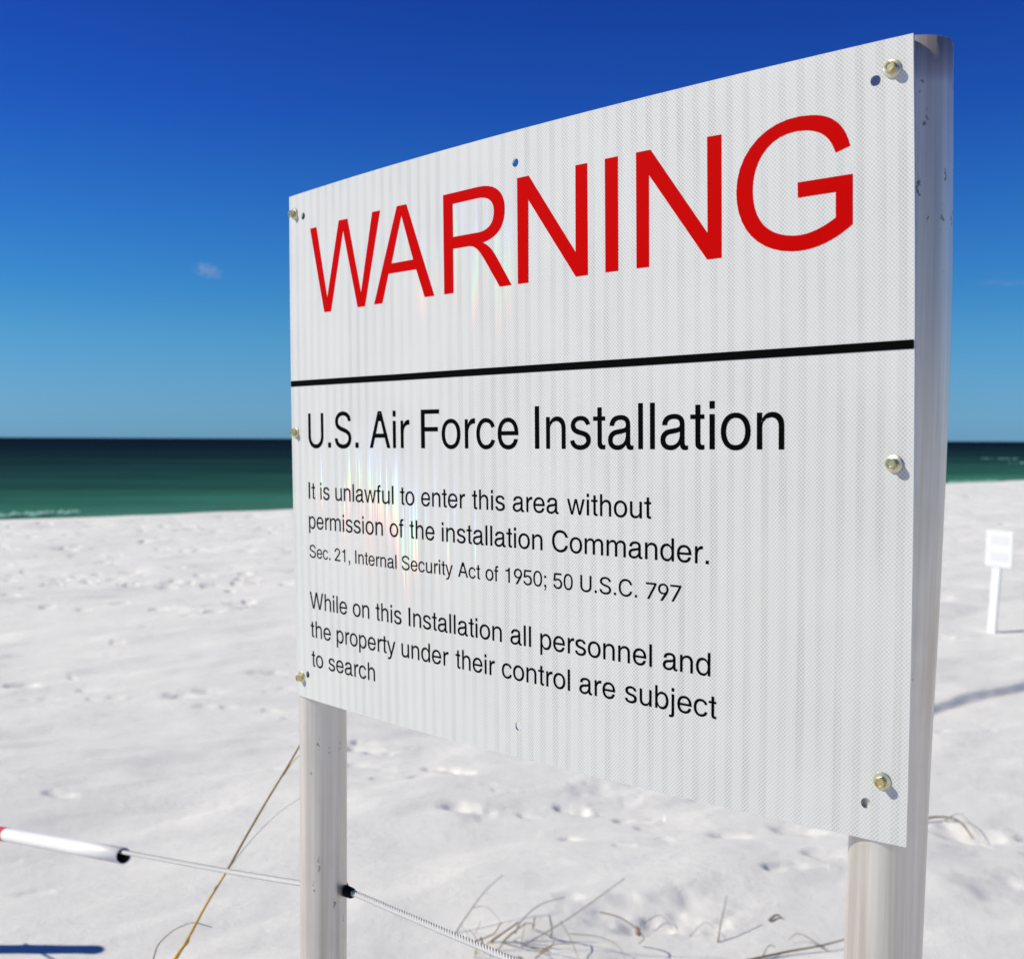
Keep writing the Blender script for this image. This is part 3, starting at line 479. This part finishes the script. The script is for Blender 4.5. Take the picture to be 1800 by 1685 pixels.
def glyph_loops(ch):
    if ch in HAND: return HAND[ch]
    out = []
    for f in GL[ch]:
        P = [f[i:i + 6] for i in range(0, len(f), 6)]; l = []
        for i, p in enumerate(P):
            q = P[(i + 1) % len(P)]; a, b, c, d = p[2:4], p[4:6], q[0:2], q[2:4]
            straight = abs((b[0] - a[0]) * (d[1] - a[1]) - (b[1] - a[1]) * (d[0] - a[0])) + abs((c[0] - a[0]) * (d[1] - a[1]) - (c[1] - a[1]) * (d[0] - a[0])) < 900
            l += B3(a, b, c, d, 1 if straight else 5)
        cl = [l[0]]
        for p in l[1:]:
            if abs(p[0] - cl[-1][0]) + abs(p[1] - cl[-1][1]) > .5: cl.append(p)
        if abs(cl[0][0] - cl[-1][0]) + abs(cl[0][1] - cl[-1][1]) <= .5: cl.pop()
        out.append(cl)
    return out
def path(cmds):
    P = [cmds[0]]
    for c in cmds[1:]:
        if len(c) == 2: P.append(c)
        else: P += B3(P[-1], c[0:2], c[2:4], c[4:6], 6)[1:] + [tuple(c[4:6])]
    return P
def rect(x0, y0, x1, y1): return [(x0, y0), (x1, y0), (x1, y1), (x0, y1)]
comma = [(87, 106), (87, 0), (141, 0), (141, -22), (139, -70), (122, -98), (87, -110), (87, -147), (140, -134), (172, -95), (188, -40), (191, 10), (191, 106)]
HAND = {
 '.': [rect(87, 0, 191, 106)], ',': [comma], ';': [comma, rect(87, 410, 191, 516)],
 'I': [rect(91, 0, 188, 718)], 'l': [rect(67, 0, 155, 718)], 'i': [rect(67, 0, 155, 523), rect(67, 604, 155, 718)],
 '1': [path([(359, 0), (359, 703), (297, 703), (275, 620, 225, 590, 101, 583), (101, 521), (270, 521), (270, 0)])],
 'j': [rect(67, 604, 155, 718), path([(155, 523), (155, -105), (155, -178, 115, -210, 32, -210), (12, -210, -4, -208, -16, -205), (-16, -132), (-4, -135, 6, -136, 18, -136), (55, -136, 67, -120, 67, -88), (67, 523)])],
 't': [path([(188, 669), (188, 523), (257, 523), (257, 455), (188, 455), (188, 118), (188, 82, 200, 66, 226, 66), (238, 66, 246, 67, 257, 69), (257, -1), (240, -5, 225, -7, 205, -7), (140, -7, 102, 25, 102, 90), (102, 455), (14, 455), (14, 523), (102, 523), (102, 669)])],
 'f': [path([(86, 0), (172, 0), (172, 455), (262, 455), (262, 523), (172, 523), (172, 592), (172, 636, 192, 652, 232, 652), (262, 650), (262, 726), (245, 728, 235, 728, 222, 728), (135, 728, 86, 688, 86, 606), (86, 523), (14, 523), (14, 455), (86, 455)])],
 'r': [path([(77, 0), (161, 0), (161, 276), (162, 390, 215, 450, 332, 445), (332, 534), (322, 537, 315, 538, 302, 538), (240, 538, 190, 505, 153, 430), (153, 523), (77, 523)])],
 'e': [path([(516, 232), (128, 232), (132, 120, 195, 62, 282, 62), (350, 62, 402, 98, 418, 165), (503, 165), (485, 50, 400, -15, 278, -15), (130, -15, 40, 90, 40, 258), (40, 425, 135, 538, 282, 538), (425, 538, 516, 425, 516, 262)]),
       path([(130, 302), (426, 302), (424, 395, 365, 461, 280, 461), (195, 461, 138, 400, 130, 302)])[:-1]],
 'a': [path([(469, 385), (469, 110), (469, 72, 480, 56, 505, 56), (513, 56, 521, 57, 530, 59), (530, -2), (512, -10, 496, -13, 478, -13), (425, -13, 395, 12, 388, 66), (335, 8, 285, -15, 220, -15), (110, -15, 36, 43, 36, 138), (36, 200, 62, 245, 108, 275), (145, 299, 175, 304, 275, 318), (345, 328, 386, 332, 386, 372), (386, 384), (386, 437, 350, 463, 282, 463), (208, 463, 165, 437, 157, 368), (66, 368), (72, 480, 150, 538, 287, 538), (405, 538, 469, 487, 469, 385)])[:-1],
       path([(386, 232), (386, 120, 320, 60, 225, 60), (160, 60, 125, 92, 125, 140), (125, 192, 155, 222, 230, 234), (300, 245, 345, 250, 386, 268)])],
}
AW = {" ": 278, ".": 278, ",": 278, ";": 278, "0": 556, "1": 556, "2": 556, "5": 556, "7": 556, "9": 556, "A": 667, "C": 722, "F": 611, "I": 278, "S": 667, "U": 722, "W": 944, "a": 556, "b": 556, "c": 500, "d": 556, "e": 556, "f": 278, "h": 556, "i": 222, "j": 222, "l": 222, "m": 833, "n": 556, "o": 556, "p": 556, "r": 333, "s": 500, "t": 278, "u": 556, "w": 722, "y": 500}
LINES = [[[0.00123, -0.00704, 0.5002], 61, [["U.S.", 0.0499, 0.1837], ["Air", 0.211, 0.3016], ["Force", 0.3262, 0.5091], ["Installation", 0.5366, 0.8689]]], [[-0.00027, -0.0048, 0.39913], 30, [["It", 0.0477, 0.0657], ["is", 0.081, 0.106], ["unlawful", 0.1218, 0.2644], ["to", 0.2792, 0.3102], ["enter", 0.3247, 0.4125], ["this", 0.4255, 0.4849], ["area", 0.4984, 0.5737], ["without", 0.587, 0.7078]]], [[-0.00326, -0.00324, 0.34048], 30, [["permission", 0.0467, 0.2388], ["of", 0.2546, 0.2856], ["the", 0.299, 0.3514], ["installation", 0.3664, 0.5476], ["Commander.", 0.5632, 0.782]]], [[-0.0044, -0.00275, 0.28325], 22.8, [["Sec.", 0.0468, 0.1053], ["21,", 0.1168, 0.1572], ["Internal", 0.1706, 0.269], ["Security", 0.2808, 0.3871], ["Act", 0.3977, 0.4391], ["of", 0.4492, 0.4721], ["1950;", 0.4848, 0.5533], ["50", 0.5648, 0.5951], ["U.S.C.", 0.6068, 0.6887], ["797", 0.7008, 0.7474]]], [[-0.01583, 0.00934, 0.18189], 30, [["While", 0.0445, 0.1468], ["on", 0.1618, 0.2029], ["this", 0.2183, 0.2782], ["Installation", 0.294, 0.4774], ["all", 0.4925, 0.5277], ["personnel", 0.5431, 0.709], ["and", 0.7236, 0.7844]]], [[-0.01578, 0.00752, 0.12515], 30, [["the", 0.0443, 0.1015], ["property", 0.1174, 0.2633], ["under", 0.2769, 0.3766], ["their", 0.3904, 0.4646], ["control", 0.4771, 0.5903], ["are", 0.6047, 0.6579], ["subject", 0.6718, 0.7921]]], [[0.01152, 0.0669], 30, [["to", 0.045, 0.0779], ["search", 0.0932, 0.2138]]]]
def text_line(fit, cap, words):
    for w, u0, u1 in words:
        adv = [0]
        for c in w: adv.append(adv[-1] + AW[c])
        first, last = glyph_loops(w[0]), glyph_loops(w[-1])
        x0 = min(p[0] for l in first for p in l); x1 = adv[-2] + max(p[0] for l in last for p in l)
        sc = (u1 - u0) / (x1 - x0); vs = cap / 718 / 914.4; loops = []
        for k, c in enumerate(w):
            for l in glyph_loops(c):
                q = []
                for x, y in l:
                    u = u0 + (adv[k] + x - x0) * sc; q.append((u, np.polyval(fit, u) + y * vs))
                loops.append(q)
        o = decal('lettering', loops, MAT['black'], 'black word "%s"' % w, .02)
for fit, cap, words in LINES: text_line(fit, cap, words)

# bolts
def washer_mesh():
    V, F = [], []; prof = [(.0046, .0002), (.0104, .0002), (.0107, .0010), (.0100, .0019), (.0066, .0028), (.0046, .0030)]; n = 28
    for r, z in prof:
        for k in range(n): a = 2 * math.pi * k / n; V.append((r * math.cos(a), r * math.sin(a), z))
    for i in range(len(prof) - 1):
        for k in range(n): F.append((i * n + k, i * n + (k + 1) % n, (i + 1) * n + (k + 1) % n, (i + 1) * n + k))
    me = bpy.data.meshes.new('washer'); me.from_pydata(V, [], F); me.materials.append(MAT['zinc2']); return me
def bolt_mesh():
    V, F = [], []
    def ring(r, z, n=12, hexa=True):
        b = len(V)
        for k in range(n):
            a = 2 * math.pi * k / n; rr = r / math.cos(((a + math.pi / 6) % (math.pi / 3)) - math.pi / 6) * .93 if hexa else r
            V.append((rr * math.cos(a), rr * math.sin(a), z))
        return b
    n = 24
    rs = [ring(.0062, .0025, n), ring(.0063, .0098, n), ring(.0058, .0108, n, False), ring(.0040, .0108, n, False), ring(.0034, .0098, n, False)]
    for a, b in zip(rs, rs[1:]):
        for k in range(n): F.append((a + k, a + (k + 1) % n, b + (k + 1) % n, b + k))
    F.append(tuple(rs[-1] + k for k in range(n)))
    sh = ring(.0040, -.020, n, False); sh2 = ring(.0040, .003, n, False)
    for k in range(n): F.append((sh + k, sh + (k + 1) % n, sh2 + (k + 1) % n, sh2 + k))
    me = bpy.data.meshes.new('bolt'); me.from_pydata(V, [], F); me.materials.append(MAT['zinc']); return me
bm_, wm_ = bolt_mesh(), washer_mesh()
BL = ['bolt at the top left corner', 'bolt at the middle of the left edge', 'bolt at the bottom left corner', 'bolt at the top right corner', 'bolt at the middle of the right edge', 'bolt at the bottom right corner']
for k, (u, v) in enumerate(BOLTS):
    o = link(bpy.data.objects.new('bolt', bm_), sign, label=BL[k])
    rr = random.Random(k)
    mw = frame_at(u, v) @ Matrix.Rotation(rr.uniform(-.10, .10), 4, 'X') @ Matrix.Rotation(rr.uniform(-.10, .10), 4, 'Y') @ Matrix.Rotation(rr.uniform(0, 1), 4, 'Z')
    o.matrix_local = Matrix.Translation(-sign.location) @ mw
    w = link(bpy.data.objects.new('washer', wm_), o)

# posts: round aluminium tube, open at the top
PR = .0437
def post(u, top_v, slope, du, label, PR=PR):
    c = lambda v: SP(u + float(np.interp(v, (0, .33, .66, 1), du)), v, -(PR + .0032))
    base = c(0.0); P = []
    bot = Vector((base.x + slope[0] * base.z, base.y + slope[1] * base.z, -.25))
    mid = base.lerp(bot, .5)
    P = catmull([bot, base.lerp(bot, .66), base.lerp(bot, .33), base, c(.33), c(.66), c(top_v)], 6)
    V, F = tube(P, PR, 40, caps=False); m = len(V)
    V2, F2 = tube(P, PR - .0042, 40, caps=False, V0=m); V += V2; F += [f[::-1] for f in F2]
    n = len(P) - 1
    for k in range(40):
        k2 = (k + 1) % 40; F.append((n * 40 + k, n * 40 + k2, m + n * 40 + k2, m + n * 40 + k)); F.append((k2, k, m + k, m + k2))
    o = mobj('post', V, F, MAT['post'], sign, smooth=False, label=label)
    for i, p in enumerate(o.data.polygons): p.use_smooth = i < len(F) - 80
    local(o, sign)
post(.0120, .985, (0.0, 0.0), (0, 0, 0, 0), 'left round metal post with the rope passing through it')
post(.9795, 1.0, (-0.03, 0), (-.0180, -.0105, -.003, 0), 'right round metal post, nearer and scuffed', .0448)

# ------------------------------------------------------------------ rope, stopper, pipe
POST2 = Vector((-3.0, 5.46, 0))
def rope_obj(name, P, rad, pitch, mat, **kw):
    P = catmull(P, 60); L_ = [0]
    for a, b in zip(P, P[1:]): L_.append(L_[-1] + (b - a).length)
    step_ = pitch / 9; n = int(L_[-1] / step_); Q, j = [], 0
    for i in range(n + 1):
        s = i * step_
        while j < len(L_) - 2 and L_[j + 1] < s: j += 1
        Q.append(P[j].lerp(P[j + 1], (s - L_[j]) / (L_[j + 1] - L_[j])))
    V, F = [], []; ns = 4
    t = (Q[1] - Q[0]).normalized(); up = t.orthogonal().normalized(); fr = []
    for i in range(len(Q)):
        t = (Q[min(i + 1, n)] - Q[max(i - 1, 0)]).normalized(); up = (up - t * up.dot(t)).normalized(); fr.append((up.copy(), t.cross(up)))
    for s in range(ns):
        b = len(V); sd = 7; path_ = []
        for i, q in enumerate(Q):
            a = 2 * math.pi * (i * step_ / pitch + s / ns); u_, w_ = fr[i]
            path_.append(q + (u_ * math.cos(a) + w_ * math.sin(a)) * rad * .62)
        v, f = tube(path_, rad * .35, sd, False, b); V += v; F += f
    nf = len(F); v, f = tube(Q[::3], rad * .50, 8, True, len(V)); V += v; F += f  # added dark core tube, paints the shade in the gaps between strands
    o = mobj(name, V, F, mat, smooth=True, **kw); o.data.materials.append(MAT['groove_shade'])
    for i in range(nf, len(F)): o.data.polygons[i].material_index = 1
    return o
pc = SP(.0190, 0, -(PR + .0032))
exitR = at(598, 1561, 2.28); entL = at(528, 1551.5, 2.36)
rope_obj('rope', [POST2 + Vector((-.05, .05, .66)), POST2 + Vector((.02, -.02, .665)), POST2.lerp(PIPE[1], .5) * .5 + (POST2 + Vector((0, 0, .66))).lerp(PIPE[1], .5) * .5 + Vector((0, 0, .16)), PIPE[1] + Vector((0, 0, .006)), PIPE[0].lerp(PIPE[1], .4) + Vector((0, 0, .008)), PIPE[0] + Vector((0, 0, .010)), at(395, 1529.5, 2.70), entL, exitR, at(702, 1603, 2.10), at(796, 1643, 1.95), at(892, 1683, 1.82), at(1150, 1795, 1.52), at(1500, 1950, 1.2)],
         .0062, .034, MAT['rope'], label='white twisted rope threaded through the left post and the white pipe', category='rope')
def stopper():
    d = (at(702, 1603, 2.10) - exitR).normalized()
    V, F = tube([exitR - d * .012, exitR - d * .002, exitR + d * .004, exitR + d * .012, exitR + d * .044, exitR + d * .048], [.013, .0165, .0165, .0110, .0100, .0085], 16)
    up = Vector((0, 0, 1)); q = exitR + d * .001
    v2, f2 = tube([q - up * .004, q + up * .012, q + up * .021, q + up * .024], [.009, .0095, .008, .004], 12, V0=len(V))
    mobj('rope_stopper', V + v2, F + f2, MAT['rubber'], smooth=True, label='black rubber stopper on the rope where it leaves the left post', category='stopper')
stopper()
pd = (PIPE[1] - PIPE[0]).normalized(); pend = PIPE[0] + pd * 1.9
pp = empty('plastic_pipe', PIPE[0].copy(), label='white plastic pipe sleeve hung on the rope, the rope running out of its open end', category='pipe')
PLEN = (PIPE[1] - PIPE[0]).length
def pipe():
    ro, ri = .0215, .0185; P = [PIPE[0], PIPE[0] + pd * .3, PIPE[0] + pd * .8, pend]
    V, F = tube(P, ro, 32, False); m = len(V); v2, f2 = tube(P, ri, 32, False, m); V += v2; F += [f[::-1] for f in f2]
    for k in range(32): k2 = (k + 1) % 32; F.append((k2, k, m + k, m + k2))
    o = mobj('pipe_wall', V, F, MAT['pvc'], pp); o.data.materials.append(MAT['bore_shade'])
    for i, p in enumerate(o.data.polygons):
        p.use_smooth = i < len(F) - 32
        if 96 <= i < 192: p.material_index = 1  # inner wall painted brown-black: shade of the open bore put into the colour
    local(o, pp)
    v, f = tube([PIPE[0] + pd * (PLEN - .07), PIPE[0] + pd * (PLEN + .16)], ro + .0008, 32, False)
    o = mobj('red_band', v, f, MAT['redpaint'], pp, smooth=True); local(o, pp)
pipe()
V, F = tube([POST2 + Vector((0, 0, -.2)), POST2 + Vector((0, 0, .3)), POST2 + Vector((.004, 0, .87))], .0437, 32, True)
fp = empty('fence_post', POST2.copy(), label='low round metal post that holds the far end of the rope beyond the pipe', category='post')
o = local(mobj('post', V, F, MAT['post'], fp), fp)
for i, p in enumerate(o.data.polygons): p.use_smooth = i < len(F) - 2

# ------------------------------------------------------------------ grass, twigs, strap
def stem_obj(P, r, mat, parent, name='stem', taper=.45, sides=7, n=7):
    Q = catmull(P, n); m = len(Q); rad = [r * (1 - (1 - taper) * i / (m - 1)) for i in range(m)]
    V, F = tube(Q, rad, sides); o = mobj(name, V, F, mat, parent, smooth=True)
    if parent: local(o, parent)
    return o
g0 = ground(-136, 2415)
st = empty('tall_grass_stalk', Vector((g0.x, g0.y, hz(g0.x, g0.y))), label='long golden grass stalk leaning up behind the left post', category='grass stalk')
stem_obj([Vector((g0.x, g0.y, -.06)), at(40, 2120, 2.78), at(190, 1875, 2.80), at(312, 1680, 2.85), at(362, 1590, 2.88), at(400, 1528, 2.91)], .0052, MAT['straw'], st, 'stem', .52)
stem_obj([at(399, 1530, 2.91), at(430, 1474, 2.95), at(470, 1405, 3.0), at(500, 1356, 3.03), at(521, 1320, 3.06), at(545, 1278, 3.1)], .0030, MAT['stem'], st, 'upper_stem', .7)
stem_obj([at(498, 1362, 3.03), at(512, 1342, 3.05), at(528, 1325, 3.07)], .0016, MAT['straw'], st, 'blade', .6)
stem_obj([at(403, 1524, 2.9), at(440, 1478, 2.96), at(485, 1432, 3.03), at(530, 1400, 3.1)], .0009, MAT['dry'], st, 'blade', .5)
stem_obj([at(268, 1690, 3.0), at(278, 1660, 3.0), at(300, 1638, 2.96), at(322, 1626, 2.92), at(343, 1621, 2.87), at(372, 1629, 2.9)], .0019, MAT['dry'], st, 'blade', .5)
stem_obj([at(300, 1697, 2.85), at(318, 1668, 2.85), at(330, 1655, 2.86), at(333, 1645, 2.862)], .0050, MAT['straw'], st, 'leaf_sheath', .3)

D = 5.50
def T(*pts):
    d1 = random.uniform(-.35, .35)
    return [at(x, y, D + d1 * i / max(1, len(pts) - 1)) for i, (x, y) in enumerate(pts)]
r0 = ground(850, 1700)
tf = empty('dry_grass_tuft', Vector((r0.x, r0.y, hz(r0.x, r0.y))), label='dead grey-brown grass tuft in the sand below the sign beside the rope', category='grass tuft')
for P, r, mt in [
    (T((770, 1712), (783, 1682), (800, 1641), (830, 1595), (855, 1563), (884, 1537)), .0030, 'dry'),
    (T((830, 1595), (850, 1592), (866, 1602), (884, 1625)), .0016, 'dry'),
    (T((862, 1700), (885, 1680), (963, 1636), (1023, 1597), (1098, 1543)), .0030, 'dry'),
    (T((802, 1708), (824, 1684), (863, 1654), (911, 1620)), .0058, 'brown'),
    (T((905, 1640), (917, 1617), (950, 1589), (993, 1576)), .0026, 'dry'),
    (T((856, 1700), (851, 1668), (845, 1646)), .0040, 'dark'),
    (T((890, 1690), (889, 1670), (887, 1653)), .0085, 'dark'),
    (T((966, 1608), (970, 1638), (957, 1662), (928, 1663)), .0028, 'dry'),
    (T((940, 1612), (934, 1640), (925, 1655)), .0024, 'dry'),
    (T((880, 1660), (900, 1640), (925, 1622), (940, 1625)), .0030, 'brown'),
    (T((770, 1690), (740, 1668), (722, 1674), (705, 1690)), .0020, 'dry'),
    (T((985, 1618), (1002, 1648), (1020, 1690)), .0020, 'dry'),
    (T((900, 1680), (930, 1665), (960, 1668), (985, 1690)), .0024, 'brown'),
    (T((1000, 1640), (1050, 1645), (1085, 1660), (1100, 1685)), .0018, 'dry'),
    (T((820, 1660), (845, 1650), (868, 1640), (880, 1622)), .0034, 'brown'),
    (T((842, 1688), (880, 1640), (893, 1622)), .0020, 'dry'),
    (T((1054, 1602), (1090, 1612), (1120, 1632), (1132, 1648), (1122, 1658)), .0028, 'dry')]:
    stem_obj(P, r * 1.4, MAT[mt], tf)
rt = random.Random(5)
for k in range(32):
    bx, by = rt.gauss(872, 36), rt.uniform(1672, 1712); ln = rt.uniform(28, 95); a = rt.gauss(.75, .55); cv = rt.uniform(-28, 28)
    dx, dy = ln * math.sin(a), -ln * math.cos(a); dd = D + rt.uniform(-.2, .2); de = rt.uniform(-.12, .12)
    stem_obj([at(bx, by, dd), at(bx + dx * .5 - cv * .3, by + dy * .55, dd + de * .5), at(bx + dx + cv * .4, by + dy + abs(cv) * .35, dd + de)], rt.uniform(.0014, .0036), MAT[rt.choice(['dry', 'brown', 'straw2', 'straw2'])], tf, n=5)
def ontop(px, py, up=.01):
    up = up * 1.3; g = ground(px, py, .02); return Vector((g.x, g.y, hz(g.x, g.y) + up))
def twig(pts, r, mat, label, extra=()):
    g = ontop(*pts[0][:2], 0); e = empty('dry_twig', g, label=label, category='twig', group='dry twigs on the sand')
    stem_obj([ontop(*p) for p in pts], r * 1.4, MAT[mat], e)
    for q in extra: stem_obj([ontop(*p) for p in q], r * .7, MAT['dry'], e)
twig([(1290, 1688, .005), (1379, 1673, .012), (1440, 1667, .02), (1490, 1658, .03)], .0042, 'brown', 'long brown twig on the sand just left of the right post', [[(1335, 1685, 0), (1350, 1672, .03), (1362, 1668, .02)], [(1450, 1666, .01), (1405, 1650, .03), (1385, 1652, .01)]])
twig([(1262, 1648, .0), (1266, 1640, .04), (1277, 1620, .11)], .0030, 'dry', 'short grey stem standing up from the sand below the sign', [[(1212, 1637, 0), (1240, 1630, .04), (1266, 1645, .02)], [(1130, 1618, .02), (1162, 1612, .03), (1188, 1632, .0)]])
twig([(1618, 1448, .02), (1652, 1444, .02), (1685, 1449, .01), (1712, 1466, .0)], .0050, 'brown', 'brown twig lying above a dark hollow right of the right post', [[(1660, 1446, .01), (1690, 1452, .05), (1735, 1480, .0)]])
twig([(1352, 1617, .006), (1365, 1611, .01), (1376, 1614, .004)], .0045, 'brown', 'tiny brown twig lying under the lower edge of the sign', [])
hk = ontop(1122, 1638, .012)
V, F = tube([hk + Vector((-.012, .01, .03)), hk + Vector((-.004, .004, .018)), hk, hk + Vector((.008, -.004, -.012))], [.004, .012, .014, .006], 8)
mobj('seed_husk', V, F, MAT['husk'], smooth=True, label='small pink-brown seed husk on the sand right of the dead tuft', category='seed husk')



# ------------------------------------------------------------------ small sign far right
def small_sign():
    b = ground(1742, 1106); d = b.y; e = empty('small_sign', Vector((b.x, b.y, hz(b.x, b.y))), label='small white sign with faint grey print on a leaning white wooden post in the background', category='sign')
    a0, a1 = at(1743, 1112, d), at(1757, 940, d)
    w = .050; ax = (a1 - a0).normalized(); sx_ = Vector((.80, -.60, 0)); sx_ = (sx_ - ax * sx_.dot(ax)).normalized(); fy = ax.cross(sx_)
    def box(c0, c1, hw, hd, name, mat, off=0):
        V = []
        for c in (c0, c1):
            for q in ((-1, -1), (1, -1), (1, 1), (-1, 1)): V.append(c + sx_ * hw * q[0] + fy * (hd * q[1] + off))
        F = [(0, 3, 2, 1), (4, 5, 6, 7)] + [(k, (k + 1) % 4, 4 + (k + 1) % 4, 4 + k) for k in range(4)]
        o = mobj(name, V, F, MAT[mat], e); local(o, e)
        bv = o.modifiers.new('bevel', 'BEVEL'); bv.width = .004; bv.segments = 2; return o
    box(a0, a0.lerp(a1, .97), w, .03, 'post', 'whitewood')
    c = at(1757, 996, d), at(1760, 932, d)
    ax2 = (c[1] - c[0]).normalized()
    sg = 1 if fy.y < 0 else -1
    box(c[0], c[1], .158, .006, 'sign_panel', 'white', off=.05 * sg)
    for t0, t1 in ((.62, .84), (.18, .40)): box(c[0].lerp(c[1], t0), c[0].lerp(c[1], t1), .10, .0006, 'faded_marking', 'faded', off=.0575 * sg)
small_sign()

# ------------------------------------------------------------------ wisps of cloud
def cloud(px, py, D_, w, h, dens, label, seed):
    c = at(px, py, D_); bm = bmesh.new(); bmesh.ops.create_icosphere(bm, subdivisions=3, radius=1)
    for v in bm.verts: v.co = Vector((v.co.x * w, v.co.y * w * .7, v.co.z * h))
    me = bpy.data.meshes.new('cloud'); bm.to_mesh(me); bm.free()
    m = M('cloud_vapour_%d' % seed); m.N.remove(m.b); pv = m.n('VolumePrincipled'); pv.inputs['Color'].default_value = (.97, .98, 1, 1); pv.inputs['Anisotropy'].default_value = .2
    o = m.obj(); v0 = m.mapr(o, (1 / w, 1 / (w * .7), 1 / h)); ln = m.n('VectorMath', operation='LENGTH'); m.L.new(v0, ln.inputs[0])
    fall = m.rng(ln.outputs['Value'], 0.05, .95, 1, 0); nz = m.noise(m.mapr(o, (2.6 / w, 2.6 / w, 2.2 / h), (seed, seed * 2, 0), (0, R(18), 0)), 1, 5, .62)
    m.L.new(m.math('MULTIPLY', m.math('MULTIPLY', fall, m.rng(nz, .45, .68, 0, 1)), dens), pv.inputs['Density']); m.L.new(pv.outputs[0], m.out.inputs['Volume'])
    me.materials.append(m.m); ob = bpy.data.objects.new('cloud', me); ob.location = c; ob.rotation_euler = (0, R(16) if seed == 3 else 0, 0)
    link(ob, label=label, category='cloud')
cloud(366, 476, 2500, 40, 19, .045, 'small faint white wisp of cloud low in the blue sky left of the sign', 3)
cloud(1770, 497, 2600, 110, 6, .010, 'very thin faint streak of cloud in the sky right of the sign', 5)
